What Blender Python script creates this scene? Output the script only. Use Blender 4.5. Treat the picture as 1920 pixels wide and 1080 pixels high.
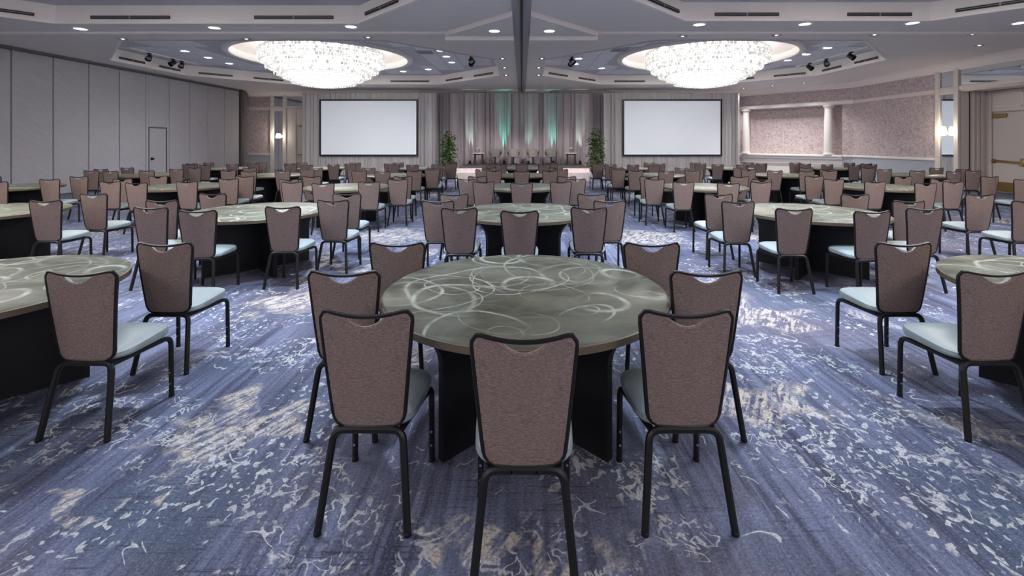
import bpy, bmesh, math, random
from mathutils import Vector, Matrix
random.seed(7)
for o in list(bpy.data.objects):
    bpy.data.objects.remove(o)
SC = bpy.context.scene
C = SC.collection
PI = math.pi

# ------------------------------------------------------------------ camera, world, exposure
F = 867.0                       # focal length in pixels of the 1920 x 1080 frame
VX, VY, HC = 978.0, 268.0, 1.65  # vanishing point and eye height
cam = bpy.data.cameras.new('camera')
cam.sensor_width = 36.0
cam.lens = 36.0 * F / 1920.0
cam.shift_x = -(VX - 960.0) / 1920.0
cam.shift_y = -(540.0 - VY) / 1920.0
cam.clip_start = 0.05
camo = bpy.data.objects.new('camera', cam)
camo.location = (0, 0, HC)
camo.rotation_euler = (PI / 2, 0, 0)
C.objects.link(camo)
SC.camera = camo
w = bpy.data.worlds.new('world')
SC.world = w
w.use_nodes = True
w.node_tree.nodes['Background'].inputs[0].default_value = (0.5, 0.52, 0.6, 1)
w.node_tree.nodes['Background'].inputs[1].default_value = 0.05
SC.view_settings.view_transform = 'Standard'
SC.view_settings.look = 'None'
SC.view_settings.gamma = 1.0
SC.view_settings.use_curve_mapping = False
SC.view_settings.exposure = 0.3
SC.cycles.max_bounces = 6
SC.cycles.diffuse_bounces = 4
SC.cycles.glossy_bounces = 3
SC.cycles.caustics_reflective = False
SC.cycles.caustics_refractive = False
SC.cycles.sample_clamp_indirect = 6.0
CHANDELIER = 11.0      # radiance of the chandeliers' lamps
DOWN = 80.0           # watts of a recessed downlight

def at(px, py, z):
    """pixel -> point on the level plane z"""
    d = F * (HC - z) / (py - VY)
    return ((px - VX) / F * d, d, z)

# ------------------------------------------------------------------ materials
def lin(r, g, b):
    f = lambda c: (c / 255 / 12.92) if c / 255 <= 0.04045 else ((c / 255 + 0.055) / 1.055) ** 2.4
    return (f(r), f(g), f(b), 1)

class NT:
    def __init__(s, name):
        s.m = bpy.data.materials.new(name)
        s.m.use_nodes = True
        s.t = s.m.node_tree
        s.b = s.t.nodes['Principled BSDF']
    def n(s, kind, **kw):
        nd = s.t.nodes.new(kind)
        for k, v in kw.items():
            setattr(nd, k, v)
        return nd
    def l(s, a, b):
        s.t.links.new(a, b)
    def val(s, sock, v):
        if hasattr(v, 'is_linked'):
            s.l(v, sock)
        else:
            sock.default_value = v
    def math(s, op, a, b=None, c=None, clamp=False):
        nd = s.n('ShaderNodeMath', operation=op, use_clamp=clamp)
        s.val(nd.inputs[0], a)
        if b is not None:
            s.val(nd.inputs[1], b)
        if c is not None:
            s.val(nd.inputs[2], c)
        return nd.outputs[0]
    def mix(s, f, a, b):
        nd = s.n('ShaderNodeMix', data_type='RGBA')
        s.val(nd.inputs[0], f)
        s.val(nd.inputs[6], a)
        s.val(nd.inputs[7], b)
        return nd.outputs[2]
    def noise(s, vec, scale, detail=2.0, rough=0.5, dist=0.0, sc3=None, loc=None):
        if sc3 or loc:
            mp = s.n('ShaderNodeMapping')
            s.l(vec, mp.inputs[0])
            if sc3:
                mp.inputs[3].default_value = sc3
            if loc:
                mp.inputs[1].default_value = loc
            vec = mp.outputs[0]
        nd = s.n('ShaderNodeTexNoise')
        s.l(vec, nd.inputs['Vector'])
        nd.inputs['Scale'].default_value = scale
        nd.inputs['Detail'].default_value = detail
        nd.inputs['Roughness'].default_value = rough
        nd.inputs['Distortion'].default_value = dist
        return nd.outputs[0]
    def step(s, v, a, b):
        nd = s.n('ShaderNodeMapRange', interpolation_type='SMOOTHSTEP')
        s.l(v, nd.inputs[0])
        nd.inputs[1].default_value = a
        nd.inputs[2].default_value = b
        return nd.outputs[0]
    def coord(s):
        return s.n('ShaderNodeTexCoord').outputs['Object']
    def bump(s, h, strength=0.3, dist=0.01):
        nd = s.n('ShaderNodeBump')
        nd.inputs['Strength'].default_value = strength
        nd.inputs['Distance'].default_value = dist
        s.l(h, nd.inputs['Height'])
        s.l(nd.outputs[0], s.b.inputs['Normal'])

def plain(name, col, rough=0.6, metal=0.0, var=0.06, scale=6.0, spec=0.5):
    t = NT(name)
    n = t.noise(t.coord(), scale, 3)
    d = tuple(c * (1 - var) for c in col[:3]) + (1,)
    e = tuple(min(1, c * (1 + var)) for c in col[:3]) + (1,)
    t.l(t.mix(n, d, e), t.b.inputs['Base Color'])
    t.b.inputs['Roughness'].default_value = rough
    t.b.inputs['Metallic'].default_value = metal
    t.b.inputs['Specular IOR Level'].default_value = spec
    return t.m

def glow(name, col, strength, base=(0.8, 0.8, 0.8, 1), sampled=True):
    t = NT(name)
    n = t.noise(t.coord(), 9.0, 2)
    t.b.inputs['Base Color'].default_value = base
    t.b.inputs['Emission Color'].default_value = col
    t.l(t.math('MULTIPLY_ADD', n, strength * 0.3, strength * 0.85), t.b.inputs['Emission Strength'])
    if not sampled:
        t.m.cycles.emission_sampling = 'NONE'
    return t.m

M = {}
M['soffit'] = plain('soffit paint', (0.80, 0.76, 0.735, 1), 0.8, var=0.02, scale=1.0)
M['fascia'] = plain('warm white paint', (0.92, 0.85, 0.81, 1), 0.65, var=0.02, scale=1.5)
M['trim'] = plain('cream trim paint', (0.70, 0.63, 0.585, 1), 0.5, var=0.03, scale=2)
M['white'] = plain('white moulding paint', (0.78, 0.75, 0.72, 1), 0.5, var=0.03, scale=2)
M['tile'] = plain('acoustic tile', (0.70, 0.73, 0.80, 1), 0.9, var=0.05, scale=14)
M['grid'] = plain('tile grid', (0.52, 0.53, 0.58, 1), 0.7)
M['dark'] = plain('dark slot', (0.012, 0.012, 0.014, 1), 0.6)
M['track'] = plain('partition track', (0.10, 0.095, 0.10, 1), 0.5)
M['seam'] = plain('ceiling track cover', (0.33, 0.325, 0.35, 1), 0.55)
M['blackmetal'] = plain('black powder coat', (0.012, 0.011, 0.0115, 1), 0.42, var=0.1, scale=20, spec=0.35)
M['chrome'] = plain('brushed steel', (0.6, 0.6, 0.6, 1), 0.3, 1.0)
M['brass'] = plain('brass', (0.50, 0.36, 0.14, 1), 0.35, 1.0)
M['seat'] = plain('pale blue grey vinyl', (0.30, 0.35, 0.365, 1), 0.42, var=0.05, scale=9)
M['tablebase'] = plain('black laminate', (0.006, 0.006, 0.008, 1), 0.55, var=0.2)
M['edge'] = plain('table edge band', (0.15, 0.115, 0.075, 1), 0.4, var=0.25, scale=5)
M['door'] = plain('door paint', (0.62, 0.56, 0.52, 1), 0.5, var=0.02, scale=2)
M['wain'] = plain('grey blue wainscot', (0.40, 0.42, 0.46, 1), 0.6, var=0.03, scale=2)
M['stagetop'] = plain('stage carpet', (0.075, 0.07, 0.075, 1), 0.95, var=0.2, scale=30)
M['tub'] = plain('grey wool upholstery', (0.22, 0.215, 0.205, 1), 0.9, var=0.12, scale=60)
M['darkwood'] = plain('dark walnut', (0.045, 0.022, 0.016, 1), 0.4, var=0.3, scale=8)
M['stone'] = plain('white table top', (0.75, 0.73, 0.72, 1), 0.3)
M['pot'] = plain('terracotta', (0.22, 0.10, 0.06, 1), 0.75, var=0.2)
M['soil'] = plain('soil', (0.03, 0.02, 0.015, 1), 1.0, var=0.4, scale=40)
M['bark'] = plain('bark', (0.12, 0.08, 0.05, 1), 0.9, var=0.3, scale=30)
M['petal'] = plain('cream petals', (0.85, 0.80, 0.70, 1), 0.6, var=0.08, scale=20)
M['glass'] = plain('clear vase glass', (0.75, 0.8, 0.8, 1), 0.08, var=0.02)
M['glass'].node_tree.nodes['Principled BSDF'].inputs['Transmission Weight'].default_value = 0.85
M['screen'] = plain('screen fabric', (0.86, 0.90, 0.96, 1), 0.8, var=0.01, scale=0.6)
_b = M['screen'].node_tree.nodes['Principled BSDF']
_b.inputs['Emission Color'].default_value = (0.80, 0.89, 1.0, 1)
_b.inputs['Emission Strength'].default_value = 0.10  # faint emission stands in for projected light on the fabric
M['lens'] = glow('downlight lens', (0.86, 0.92, 1.0, 1), 5.0, sampled=False)
M['lensdim'] = glow('spotlight bulb', (1.0, 0.96, 0.9, 1), 3.5, sampled=False)
M['sconce'] = glow('sconce glass', (1.0, 0.92, 0.80, 1), 2.2)
M['mirror'] = plain('mirror', (0.80, 0.86, 0.88, 1), 0.015, 1.0, var=0.0)

t = NT('leaf'); M['leaf'] = t.m
t.l(t.mix(t.noise(t.coord(), 7.0, 2), (0.014, 0.045, 0.010, 1), (0.085, 0.17, 0.035, 1)), t.b.inputs['Base Color'])
t.b.inputs['Roughness'].default_value = 0.45

# chair fabric: mauve brown with short horizontal ripples
t = NT('mauve brown woven vinyl'); M['fabric'] = t.m
oc = t.coord()
r1 = t.noise(oc, 1.0, 3, 0.6, 0.3, sc3=(70, 40, 300))
r2 = t.noise(oc, 5.0, 2)
col = t.mix(t.step(r1, 0.30, 0.72), (0.155, 0.104, 0.089, 1), (0.355, 0.262, 0.232, 1))
col = t.mix(t.math('MULTIPLY', r2, 0.25), col, (0.24, 0.175, 0.165, 1))
t.l(col, t.b.inputs['Base Color'])
t.b.inputs['Roughness'].default_value = 0.5
t.bump(r1, 0.5, 0.004)

# folding partition fabric, faint diagonal weave
t = NT('grey partition fabric'); M['partition'] = t.m
oc = t.coord()
mp = t.n('ShaderNodeMapping'); t.l(oc, mp.inputs[0]); mp.inputs[2].default_value = (0.55, 0, 0)
r1 = t.noise(mp.outputs[0], 1.0, 2, sc3=(5, 2.2, 16))
t.l(t.mix(r1, (0.355, 0.345, 0.375, 1), (0.45, 0.435, 0.465, 1)), t.b.inputs['Base Color'])
t.b.inputs['Roughness'].default_value = 0.8
t.bump(r1, 0.25, 0.01)

# wallpaper: mauve pink with dense scrolling leaf figure
def wallpaper(name, a, b, c):
    t = NT(name)
    oc = t.coord()
    n1 = t.noise(oc, 5.5, 3, 0.6, 1.6)
    rid = t.math('ABSOLUTE', t.math('SUBTRACT', n1, 0.5))
    fig = t.step(rid, 0.0, 0.075)
    n2 = t.step(t.noise(oc, 9.0, 2, 0.5, 1.2), 0.42, 0.62)
    col = t.mix(fig, b, a)
    col = t.mix(t.math('MULTIPLY', n2, 0.55), col, c)
    t.l(col, t.b.inputs['Base Color'])
    t.b.inputs['Roughness'].default_value = 0.6
    return t.m
M['paper'] = wallpaper('mauve scroll wallpaper', (0.54, 0.445, 0.445, 1), (0.30, 0.24, 0.25, 1), (0.62, 0.53, 0.53, 1))

# drape cloth
def drape(name, a, b):
    t = NT(name)
    oc = t.coord()
    n = t.noise(oc, 1.0, 3, sc3=(14, 14, 0.5))
    t.l(t.mix(n, a, b), t.b.inputs['Base Color'])
    t.b.inputs['Roughness'].default_value = 0.85
    return t.m
M['drape'] = drape('grey drape', (0.40, 0.385, 0.39, 1), (0.56, 0.54, 0.54, 1))
M['drapedark'] = drape('mauve grey drape', (0.36, 0.325, 0.35, 1), (0.50, 0.46, 0.485, 1))
M['skirt'] = drape('pink white stage skirt', (0.62, 0.54, 0.54, 1), (0.72, 0.64, 0.63, 1))

# carpet
t = NT('patterned carpet'); M['carpet'] = t.m
oc = t.coord()
s1 = t.noise(oc, 1.0, 3, 0.6, sc3=(26, 0.9, 1))
s2 = t.noise(oc, 1.0, 2, 0.5, sc3=(5, 0.35, 1))
s3 = t.noise(oc, 1.0, 2, 0.6, sc3=(3.0, 70, 1))
big = t.noise(oc, 0.55, 2, 0.5, 0.4)
pile = t.noise(oc, 170.0, 2)
sm = t.math('ADD', t.math('MULTIPLY', s1, 0.55), t.math('MULTIPLY', s2, 0.45))
dk, lt = (0.058, 0.064, 0.108, 1), (0.225, 0.255, 0.395, 1)
col = t.mix(t.step(sm, 0.34, 0.66), dk, lt)
vio = t.mix(sm, (0.070, 0.067, 0.10, 1), (0.245, 0.235, 0.33, 1))
col = t.mix(t.step(big, 0.42, 0.66), col, vio)
teal = t.step(t.noise(oc, 1.3, 2, 0.5, 0.5, loc=(7, 3, 0)), 0.50, 0.68)
col = t.mix(t.math('MULTIPLY', teal, 0.55), col, (0.085, 0.125, 0.19, 1))
lines = t.math('MULTIPLY', t.step(s3, 0.56, 0.66), t.step(t.noise(oc, 0.9, 2, loc=(3, 8, 0)), 0.46, 0.58))
vl = t.math('MULTIPLY', t.step(t.noise(oc, 1.0, 2, 0.6, sc3=(75, 2.0, 1)), 0.60, 0.68), t.step(t.noise(oc, 1.1, 2, loc=(1, 5, 0)), 0.44, 0.56))
col = t.mix(t.math('MULTIPLY', t.math('MAXIMUM', lines, vl), 0.65), col, (0.035, 0.035, 0.062, 1))
wv = t.n('ShaderNodeTexNoise'); t.l(oc, wv.inputs['Vector']); wv.inputs['Scale'].default_value = 2.6; wv.inputs['Detail'].default_value = 4
wsub = t.n('ShaderNodeVectorMath', operation='SUBTRACT'); t.l(wv.outputs['Color'], wsub.inputs[0]); wsub.inputs[1].default_value = (0.5, 0.5, 0.5)
wsc = t.n('ShaderNodeVectorMath', operation='MULTIPLY_ADD'); t.l(wsub.outputs[0], wsc.inputs[0]); wsc.inputs[1].default_value = (1.9, 1.5, 0); t.l(oc, wsc.inputs[2])
warped = wsc.outputs[0]
def patches(lst):
    acc = None
    for cx, cy, rx, ry in lst:
        a_ = t.n('ShaderNodeVectorMath', operation='SUBTRACT'); t.l(warped, a_.inputs[0]); a_.inputs[1].default_value = (cx, cy, 0)
        b_ = t.n('ShaderNodeVectorMath', operation='MULTIPLY'); t.l(a_.outputs[0], b_.inputs[0]); b_.inputs[1].default_value = (1 / rx, 1 / ry, 0)
        l_ = t.n('ShaderNodeVectorMath', operation='LENGTH'); t.l(b_.outputs[0], l_.inputs[0])
        p_ = t.math('SUBTRACT', 1.0, t.step(l_.outputs[1], 0.60, 1.05))
        acc = p_ if acc is None else t.math('MAXIMUM', acc, p_)
    return acc
# woven gold feathers
gp = t.noise(oc, 0.75, 2, 0.45, 0.9, sc3=(1.0, 0.75, 1), loc=(0.35, 0.1, 0))
gpm = t.math('MULTIPLY', t.step(gp, 0.62, 0.66), t.step(t.n('ShaderNodeSeparateXYZ').outputs[1], 0, 1) if False else 1.0)
gpm = t.math('MAXIMUM', gpm, patches([(-1.62, 2.72, 0.50, 0.34), (-2.05, 2.08, 0.22, 0.10), (-0.1, 1.86, 0.42, 0.13), (1.58, 2.95, 0.34, 0.42), (2.25, 4.45, 0.42, 0.36), (-2.3, 4.75, 0.5, 0.45), (-2.2, 8.3, 0.8, 0.7), (2.2, 8.1, 0.9, 0.7), (-1.9, 6.3, 0.4, 0.5)]))
mp = t.n('ShaderNodeMapping'); t.l(oc, mp.inputs[0]); mp.inputs[2].default_value = (0, 0, 0.55)
fe = t.noise(mp.outputs[0], 1.0, 4, 0.65, 0.4, sc3=(30, 3.4, 1))
fe = t.math('ADD', t.math('MULTIPLY', fe, 0.6), t.math('MULTIPLY', t.noise(oc, 11.0, 4, 0.65, 0.8), 0.4))
gold = t.math('MULTIPLY', gpm, t.step(fe, 0.44, 0.56))
goldline = t.math('MULTIPLY', t.math('SUBTRACT', 1.0, t.step(t.math('ABSOLUTE', t.math('SUBTRACT', gpm, 0.5)), 0.1, 0.45)), 0.25)
# broken rings, squiggles and dots
fine = t.step(t.noise(oc, 55.0, 2, 0.6), 0.36, 0.50)
br = t.noise(oc, 6.0, 2, loc=(9, 2, 0))
q1 = t.noise(oc, 12.5, 2.0, 0.5, 0.7, sc3=(1.0, 0.8, 1))
rid = t.math('ABSOLUTE', t.math('SUBTRACT', q1, 0.5))
sq = t.math('MULTIPLY', t.math('SUBTRACT', 1.0, t.step(rid, 0.018, 0.036)), t.step(br, 0.47, 0.53))
wpatch = patches([(-1.1, 2.12, 0.42, 0.33), (0.45, 2.2, 0.5, 0.33), (1.85, 2.3, 0.6, 0.28), (2.35, 2.75, 0.4, 0.3), (2.05, 3.5, 0.6, 0.42), (-1.9, 3.6, 0.6, 0.35), (-2.35, 2.5, 0.3, 0.16)])
mk = t.step(t.noise(oc, 0.8, 1.5, 0.5, 0.5, loc=(4.3, 1.1, 0)), 0.55, 0.61)
sq = t.math('MULTIPLY', sq, t.math('MAXIMUM', mk, wpatch))
d1 = t.step(t.noise(oc, 25.0, 1.0, 0.5, 0.4, sc3=(1, 0.75, 1)), 0.60, 0.63)
mk2 = t.step(t.noise(oc, 0.9, 1.5, 0.5, 0.5, loc=(1.7, 6.2, 0)), 0.57, 0.63)
dots = t.math('MULTIPLY', d1, t.math('MAXIMUM', mk2, t.math('MULTIPLY', wpatch, 0.8)))
q2 = t.noise(oc, 3.0, 2.0, 0.5, 1.2, loc=(2, 2, 0))
rid2 = t.math('ABSOLUTE', t.math('SUBTRACT', q2, 0.5))
sq2 = t.math('MULTIPLY', t.math('SUBTRACT', 1.0, t.step(rid2, 0.006, 0.013)), t.step(br, 0.54, 0.60))
wh = t.math('MULTIPLY', t.math('MAXIMUM', t.math('MAXIMUM', sq, dots), sq2), t.math('MULTIPLY_ADD', fine, 0.45, 0.55))
col = t.mix(t.math('MULTIPLY', t.math('MAXIMUM', gold, goldline), t.math('MULTIPLY_ADD', fine, 0.55, 0.38)), col, (0.70, 0.62, 0.54, 1))
col = t.mix(t.math('MULTIPLY', wh, 0.9), col, (0.66, 0.67, 0.69, 1))
col = t.mix(t.math('MULTIPLY', t.step(t.noise(oc, 75.0, 3, 0.7), 0.42, 0.66), 0.42), col, (0.035, 0.036, 0.055, 1))
col = t.mix(t.math('MULTIPLY', t.step(t.noise(oc, 95.0, 2, 0.6, loc=(5, 5, 0)), 0.56, 0.70), 0.30), col, (0.50, 0.51, 0.58, 1))
t.l(col, t.b.inputs['Base Color'])
t.b.inputs['Roughness'].default_value = 0.95
t.b.inputs['Specular IOR Level'].default_value = 0.15
t.bump(pile, 0.4, 0.006)

# table top: grey green stone look with pale swirling arcs
t = NT('swirled grey green laminate'); M['top'] = t.m
oi = t.n('ShaderNodeObjectInfo')
rot = t.n('ShaderNodeVectorRotate', rotation_type='Z_AXIS')
t.l(t.coord(), rot.inputs['Vector'])
t.l(t.math('MULTIPLY', oi.outputs['Random'], 6.28), rot.inputs['Angle'])
v = rot.outputs[0]
cl = t.noise(t.coord(), 1.0, 4, 0.6, 0.4, sc3=(1.6, 5.0, 1))
col = t.mix(t.step(cl, 0.30, 0.72), (0.075, 0.073, 0.052, 1), (0.165, 0.166, 0.127, 1))
col = t.mix(t.math('MULTIPLY', t.step(t.noise(v, 2.2, 3, 0.6, 1.2), 0.45, 0.7), 0.5), col, (0.195, 0.212, 0.178, 1))
acc = None
rr = random.Random(3)
wob = t.noise(v, 1.8, 1.0)
for i in range(34):
    cx, cy = rr.uniform(-0.7, 0.7), rr.uniform(-0.7, 0.7)
    r = rr.choice((0.06, 0.1, 0.16, 0.24, 0.33, 0.4)) * rr.uniform(0.8, 1.2)
    vs = t.n('ShaderNodeVectorMath', operation='SUBTRACT'); t.l(v, vs.inputs[0]); vs.inputs[1].default_value = (cx, cy, 0)
    vm = t.n('ShaderNodeVectorMath', operation='MULTIPLY'); t.l(vs.outputs[0], vm.inputs[0]); vm.inputs[1].default_value = (1, rr.uniform(0.75, 1.3), 0)
    ln = t.n('ShaderNodeVectorMath', operation='LENGTH'); t.l(vm.outputs[0], ln.inputs[0])
    d = t.math('ABSOLUTE', t.math('SUBTRACT', t.math('MULTIPLY_ADD', wob, 0.22, ln.outputs[1]), r + 0.11))
    band = t.math('SUBTRACT', 1.0, t.step(d, 0.0015, rr.choice((0.007, 0.010, 0.016, 0.03))))
    dp = t.n('ShaderNodeVectorMath', operation='DOT_PRODUCT'); t.l(vs.outputs[0], dp.inputs[0])
    a = rr.uniform(0, 6.28); dp.inputs[1].default_value = (math.cos(a), math.sin(a), 0)
    band = t.math('MULTIPLY', t.math('MULTIPLY', band, rr.uniform(0.3, 1.0)), t.step(dp.outputs[1], -r * 1.1, r * 0.6))
    acc = band if acc is None else t.math('MAXIMUM', acc, band)
acc = t.math('MULTIPLY', acc, t.math('MULTIPLY_ADD', t.step(t.noise(v, 9.0, 3), 0.35, 0.6), 0.6, 0.4))
col = t.mix(t.math('MULTIPLY', acc, 0.75), col, (0.56, 0.60, 0.54, 1))
t.l(col, t.b.inputs['Base Color'])
t.b.inputs['Roughness'].default_value = 0.36
t.b.inputs['Specular IOR Level'].default_value = 0.12

# chandelier crystals and lamp core
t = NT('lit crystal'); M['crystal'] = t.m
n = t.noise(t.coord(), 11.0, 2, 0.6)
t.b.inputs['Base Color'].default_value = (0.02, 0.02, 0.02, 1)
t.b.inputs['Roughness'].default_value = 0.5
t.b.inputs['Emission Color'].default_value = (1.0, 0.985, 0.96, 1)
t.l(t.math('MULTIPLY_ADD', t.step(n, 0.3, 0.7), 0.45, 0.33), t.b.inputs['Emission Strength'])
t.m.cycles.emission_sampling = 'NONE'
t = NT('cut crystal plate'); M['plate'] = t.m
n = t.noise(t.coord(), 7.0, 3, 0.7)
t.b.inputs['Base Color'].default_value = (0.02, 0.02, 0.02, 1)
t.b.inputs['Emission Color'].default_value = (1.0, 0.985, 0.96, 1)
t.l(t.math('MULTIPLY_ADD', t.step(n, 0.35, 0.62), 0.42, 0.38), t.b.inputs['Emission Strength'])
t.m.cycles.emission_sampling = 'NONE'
t = NT('chandelier lamps'); M['core'] = t.m
t.b.inputs['Base Color'].default_value = (0.8, 0.8, 0.8, 1)
t.b.inputs['Emission Color'].default_value = (1.0, 0.955, 0.91, 1)
n = t.noise(t.coord(), 3.0, 1)
t.l(t.math('MULTIPLY_ADD', n, CHANDELIER * 0.2, CHANDELIER * 0.9), t.b.inputs['Emission Strength'])

# ------------------------------------------------------------------ mesh helpers
class MB:
    def __init__(s):
        s.v = []; s.f = []
    def add(s, vs, fs):
        k = len(s.v)
        s.v += [tuple(p) for p in vs]
        s.f += [tuple(i + k for i in f) for f in fs]
        return s
    def box(s, x0, x1, y0, y1, z0, z1, tf=None):
        vs = [(x, y, z) for z in (z0, z1) for y in (y0, y1) for x in (x0, x1)]
        if tf:
            vs = [tf(*p) for p in vs]
        return s.add(vs, [(0, 2, 3, 1), (4, 5, 7, 6), (0, 1, 5, 4), (2, 6, 7, 3), (0, 4, 6, 2), (1, 3, 7, 5)])
    def bbox(s, x0, x1, y0, y1, z0, z1, b=0.01, tf=None):
        """box with chamfered edges"""
        b = min(b, (x1 - x0) * .45, (y1 - y0) * .45, (z1 - z0) * .45)
        def lp(i, z):
            return [(x0 + i, y0 + b, z), (x0 + b, y0 + i, z), (x1 - b, y0 + i, z), (x1 - i, y0 + b, z),
                    (x1 - i, y1 - b, z), (x1 - b, y1 - i, z), (x0 + b, y1 - i, z), (x0 + i, y1 - b, z)]
        return s.loft([lp(b, z0)] + [lp(0, z0 + b), lp(0, z1 - b)] + [lp(b, z1)], True, True, tf)
    def loft(s, loops, cap0=False, cap1=False, tf=None, closed=True):
        n = len(loops[0])
        vs = [p for l in loops for p in l]
        if tf:
            vs = [tf(*p) for p in vs]
        fs = []
        for i in range(len(loops) - 1):
            for j in range(n if closed else n - 1):
                a, b = i * n + j, i * n + (j + 1) % n
                fs.append((a, b, b + n, a + n))
        if cap0:
            fs.append(tuple(range(n - 1, -1, -1)))
        if cap1:
            fs.append(tuple(range((len(loops) - 1) * n, len(loops) * n)))
        return s.add(vs, fs)
    def lathe(s, prof, n=24, c=(0, 0, 0), cap0=False, cap1=False):
        return s.loft([[(c[0] + r * math.cos(2 * PI * k / n), c[1] + r * math.sin(2 * PI * k / n), c[2] + z) for k in range(n)] for r, z in prof], cap0, cap1)
    def tube(s, pts, r, n=6, closed=False, caps=True):
        pts = [Vector(p) for p in pts]
        m = len(pts)
        rs = r if isinstance(r, (list, tuple)) else [r] * m
        up = None; loops = []
        for i, p in enumerate(pts):
            a = pts[(i - 1) % m] if (closed or i > 0) else p
            b = pts[(i + 1) % m] if (closed or i < m - 1) else p
            d = (b - a).normalized()
            if up is None:
                up = Vector((0, 0, 1)) if abs(d.z) < 0.9 else Vector((0, 1, 0))
            u = (up - d * up.dot(d)).normalized()
            up = u
            w_ = d.cross(u)
            loops.append([tuple(p + (u * math.cos(2 * PI * k / n + PI / n) + w_ * math.sin(2 * PI * k / n + PI / n)) * rs[i]) for k in range(n)])
        if closed:
            loops.append(loops[0])
            return s.loft(loops)
        return s.loft(loops, caps, caps)
    def mesh(s, name, mat, smooth=False):
        me = bpy.data.meshes.new(name)
        me.from_pydata(s.v, [], s.f)
        bm = bmesh.new(); bm.from_mesh(me)
        bmesh.ops.recalc_face_normals(bm, faces=bm.faces)
        bm.to_mesh(me); bm.free()
        me.materials.append(M[mat])
        if smooth:
            me.polygons.foreach_set('use_smooth', [True] * len(me.polygons))
            try:
                me.set_sharp_from_angle(angle=math.radians(40))
            except Exception:
                pass
        me.update()
        return me
    def build(s, name, mat, parent=None, smooth=False, loc=(0, 0, 0), **kw):
        return link(name, s.mesh(name, mat, smooth), parent, loc, **kw)

def link(name, data, parent=None, loc=(0, 0, 0), rz=0.0, **kw):
    o = bpy.data.objects.new(name, data)
    C.objects.link(o)
    o.location = loc
    o.rotation_euler = (0, 0, rz)
    if parent is not None:
        o.parent = parent
    for k, v in kw.items():
        o[k] = v
    return o

def thing(name, label, cat, loc=(0, 0, 0), rz=0.0, group=None):
    o = link(name, None, None, loc, rz, label=label, category=cat)
    o.empty_display_size = 0.1
    if group:
        o['group'] = group
    return o

def copy_tree(o, parent=None, loc=None, label=None):
    c = o.copy(); C.objects.link(c)
    c.parent = parent
    if loc is not None:
        c.location = loc
    if label:
        c['label'] = label
    for ch in o.children:
        copy_tree(ch, c)
    return c

def structure(o, label=None):
    o['kind'] = 'structure'
    if label:
        o['label'] = label
    return o

ORD = ['first', 'second', 'third', 'fourth', 'fifth', 'sixth', 'seventh', 'eighth', 'ninth', 'tenth', 'eleventh', 'twelfth']

# ------------------------------------------------------------------ room shell
XL, YB, ZS, ZC = -14.7, 24.8, 4.42, 4.85
XR = 15.0
YF = -10.5
structure(MB().add([(-17, YF - 1, 0), (18, YF - 1, 0), (18, 26, 0), (-17, 26, 0)], [(0, 1, 2, 3)]).build('floor', 'carpet'),
          'blue violet carpet with white squiggles and gold patches')

def octagon(x0, x1, y0, y1, c):
    return [(x0 + c, y0), (x1 - c, y0), (x1, y0 + c), (x1, y1 - c), (x1 - c, y1), (x0 + c, y1), (x0, y1 - c), (x0, y0 + c)]

COFFERS = [  # cell rectangle, octagon, chandelier centre
    ((-16.5, 0, 11.6, 26), (-13.7, -0.9, 12.5, 21.8, 2.9), (-7.3, 17.1)),
    ((0, 17, 11.6, 26), (0.85, 12.1, 12.5, 21.8, 2.85), (6.78, 17.1)),
    ((-16.5, 0, 0.4, 11.6), (-13.7, -0.9, 1.4, 10.7, 2.9), (-7.3, 5.35)),
    ((0, 17, 0.4, 11.6), (0.85, 12.1, 1.2, 10.45, 2.85), (6.78, 5.35)),
    ((-16.5, 0, YF - 1, 0.4), (-13.7, -0.9, -9.7, -0.4, 2.9), (-7.3, -5.0)),
    ((0, 17, YF - 1, 0.4), (0.85, 12.1, -9.7, -0.4, 2.85), (6.78, -5.0)),
]
mb = MB()
for (rx0, rx1, ry0, ry1), oc_, _ in COFFERS:
    o8 = octagon(*oc_)
    cs = [(rx0, ry0), (rx1, ry0), (rx1, ry1), (rx0, ry1)]
    vs = [(x, y, ZS) for x, y in o8 + cs]
    mb.add(vs, [(8, 9, 1, 0), (9, 2, 1), (9, 10, 3, 2), (10, 4, 3), (10, 11, 5, 4), (11, 6, 5), (11, 8, 7, 6), (8, 0, 7)])
ceiling = structure(mb.build('ceiling', 'soffit'), 'grey painted soffit with raised octagonal coffers')
RINGR = 3.0
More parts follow.
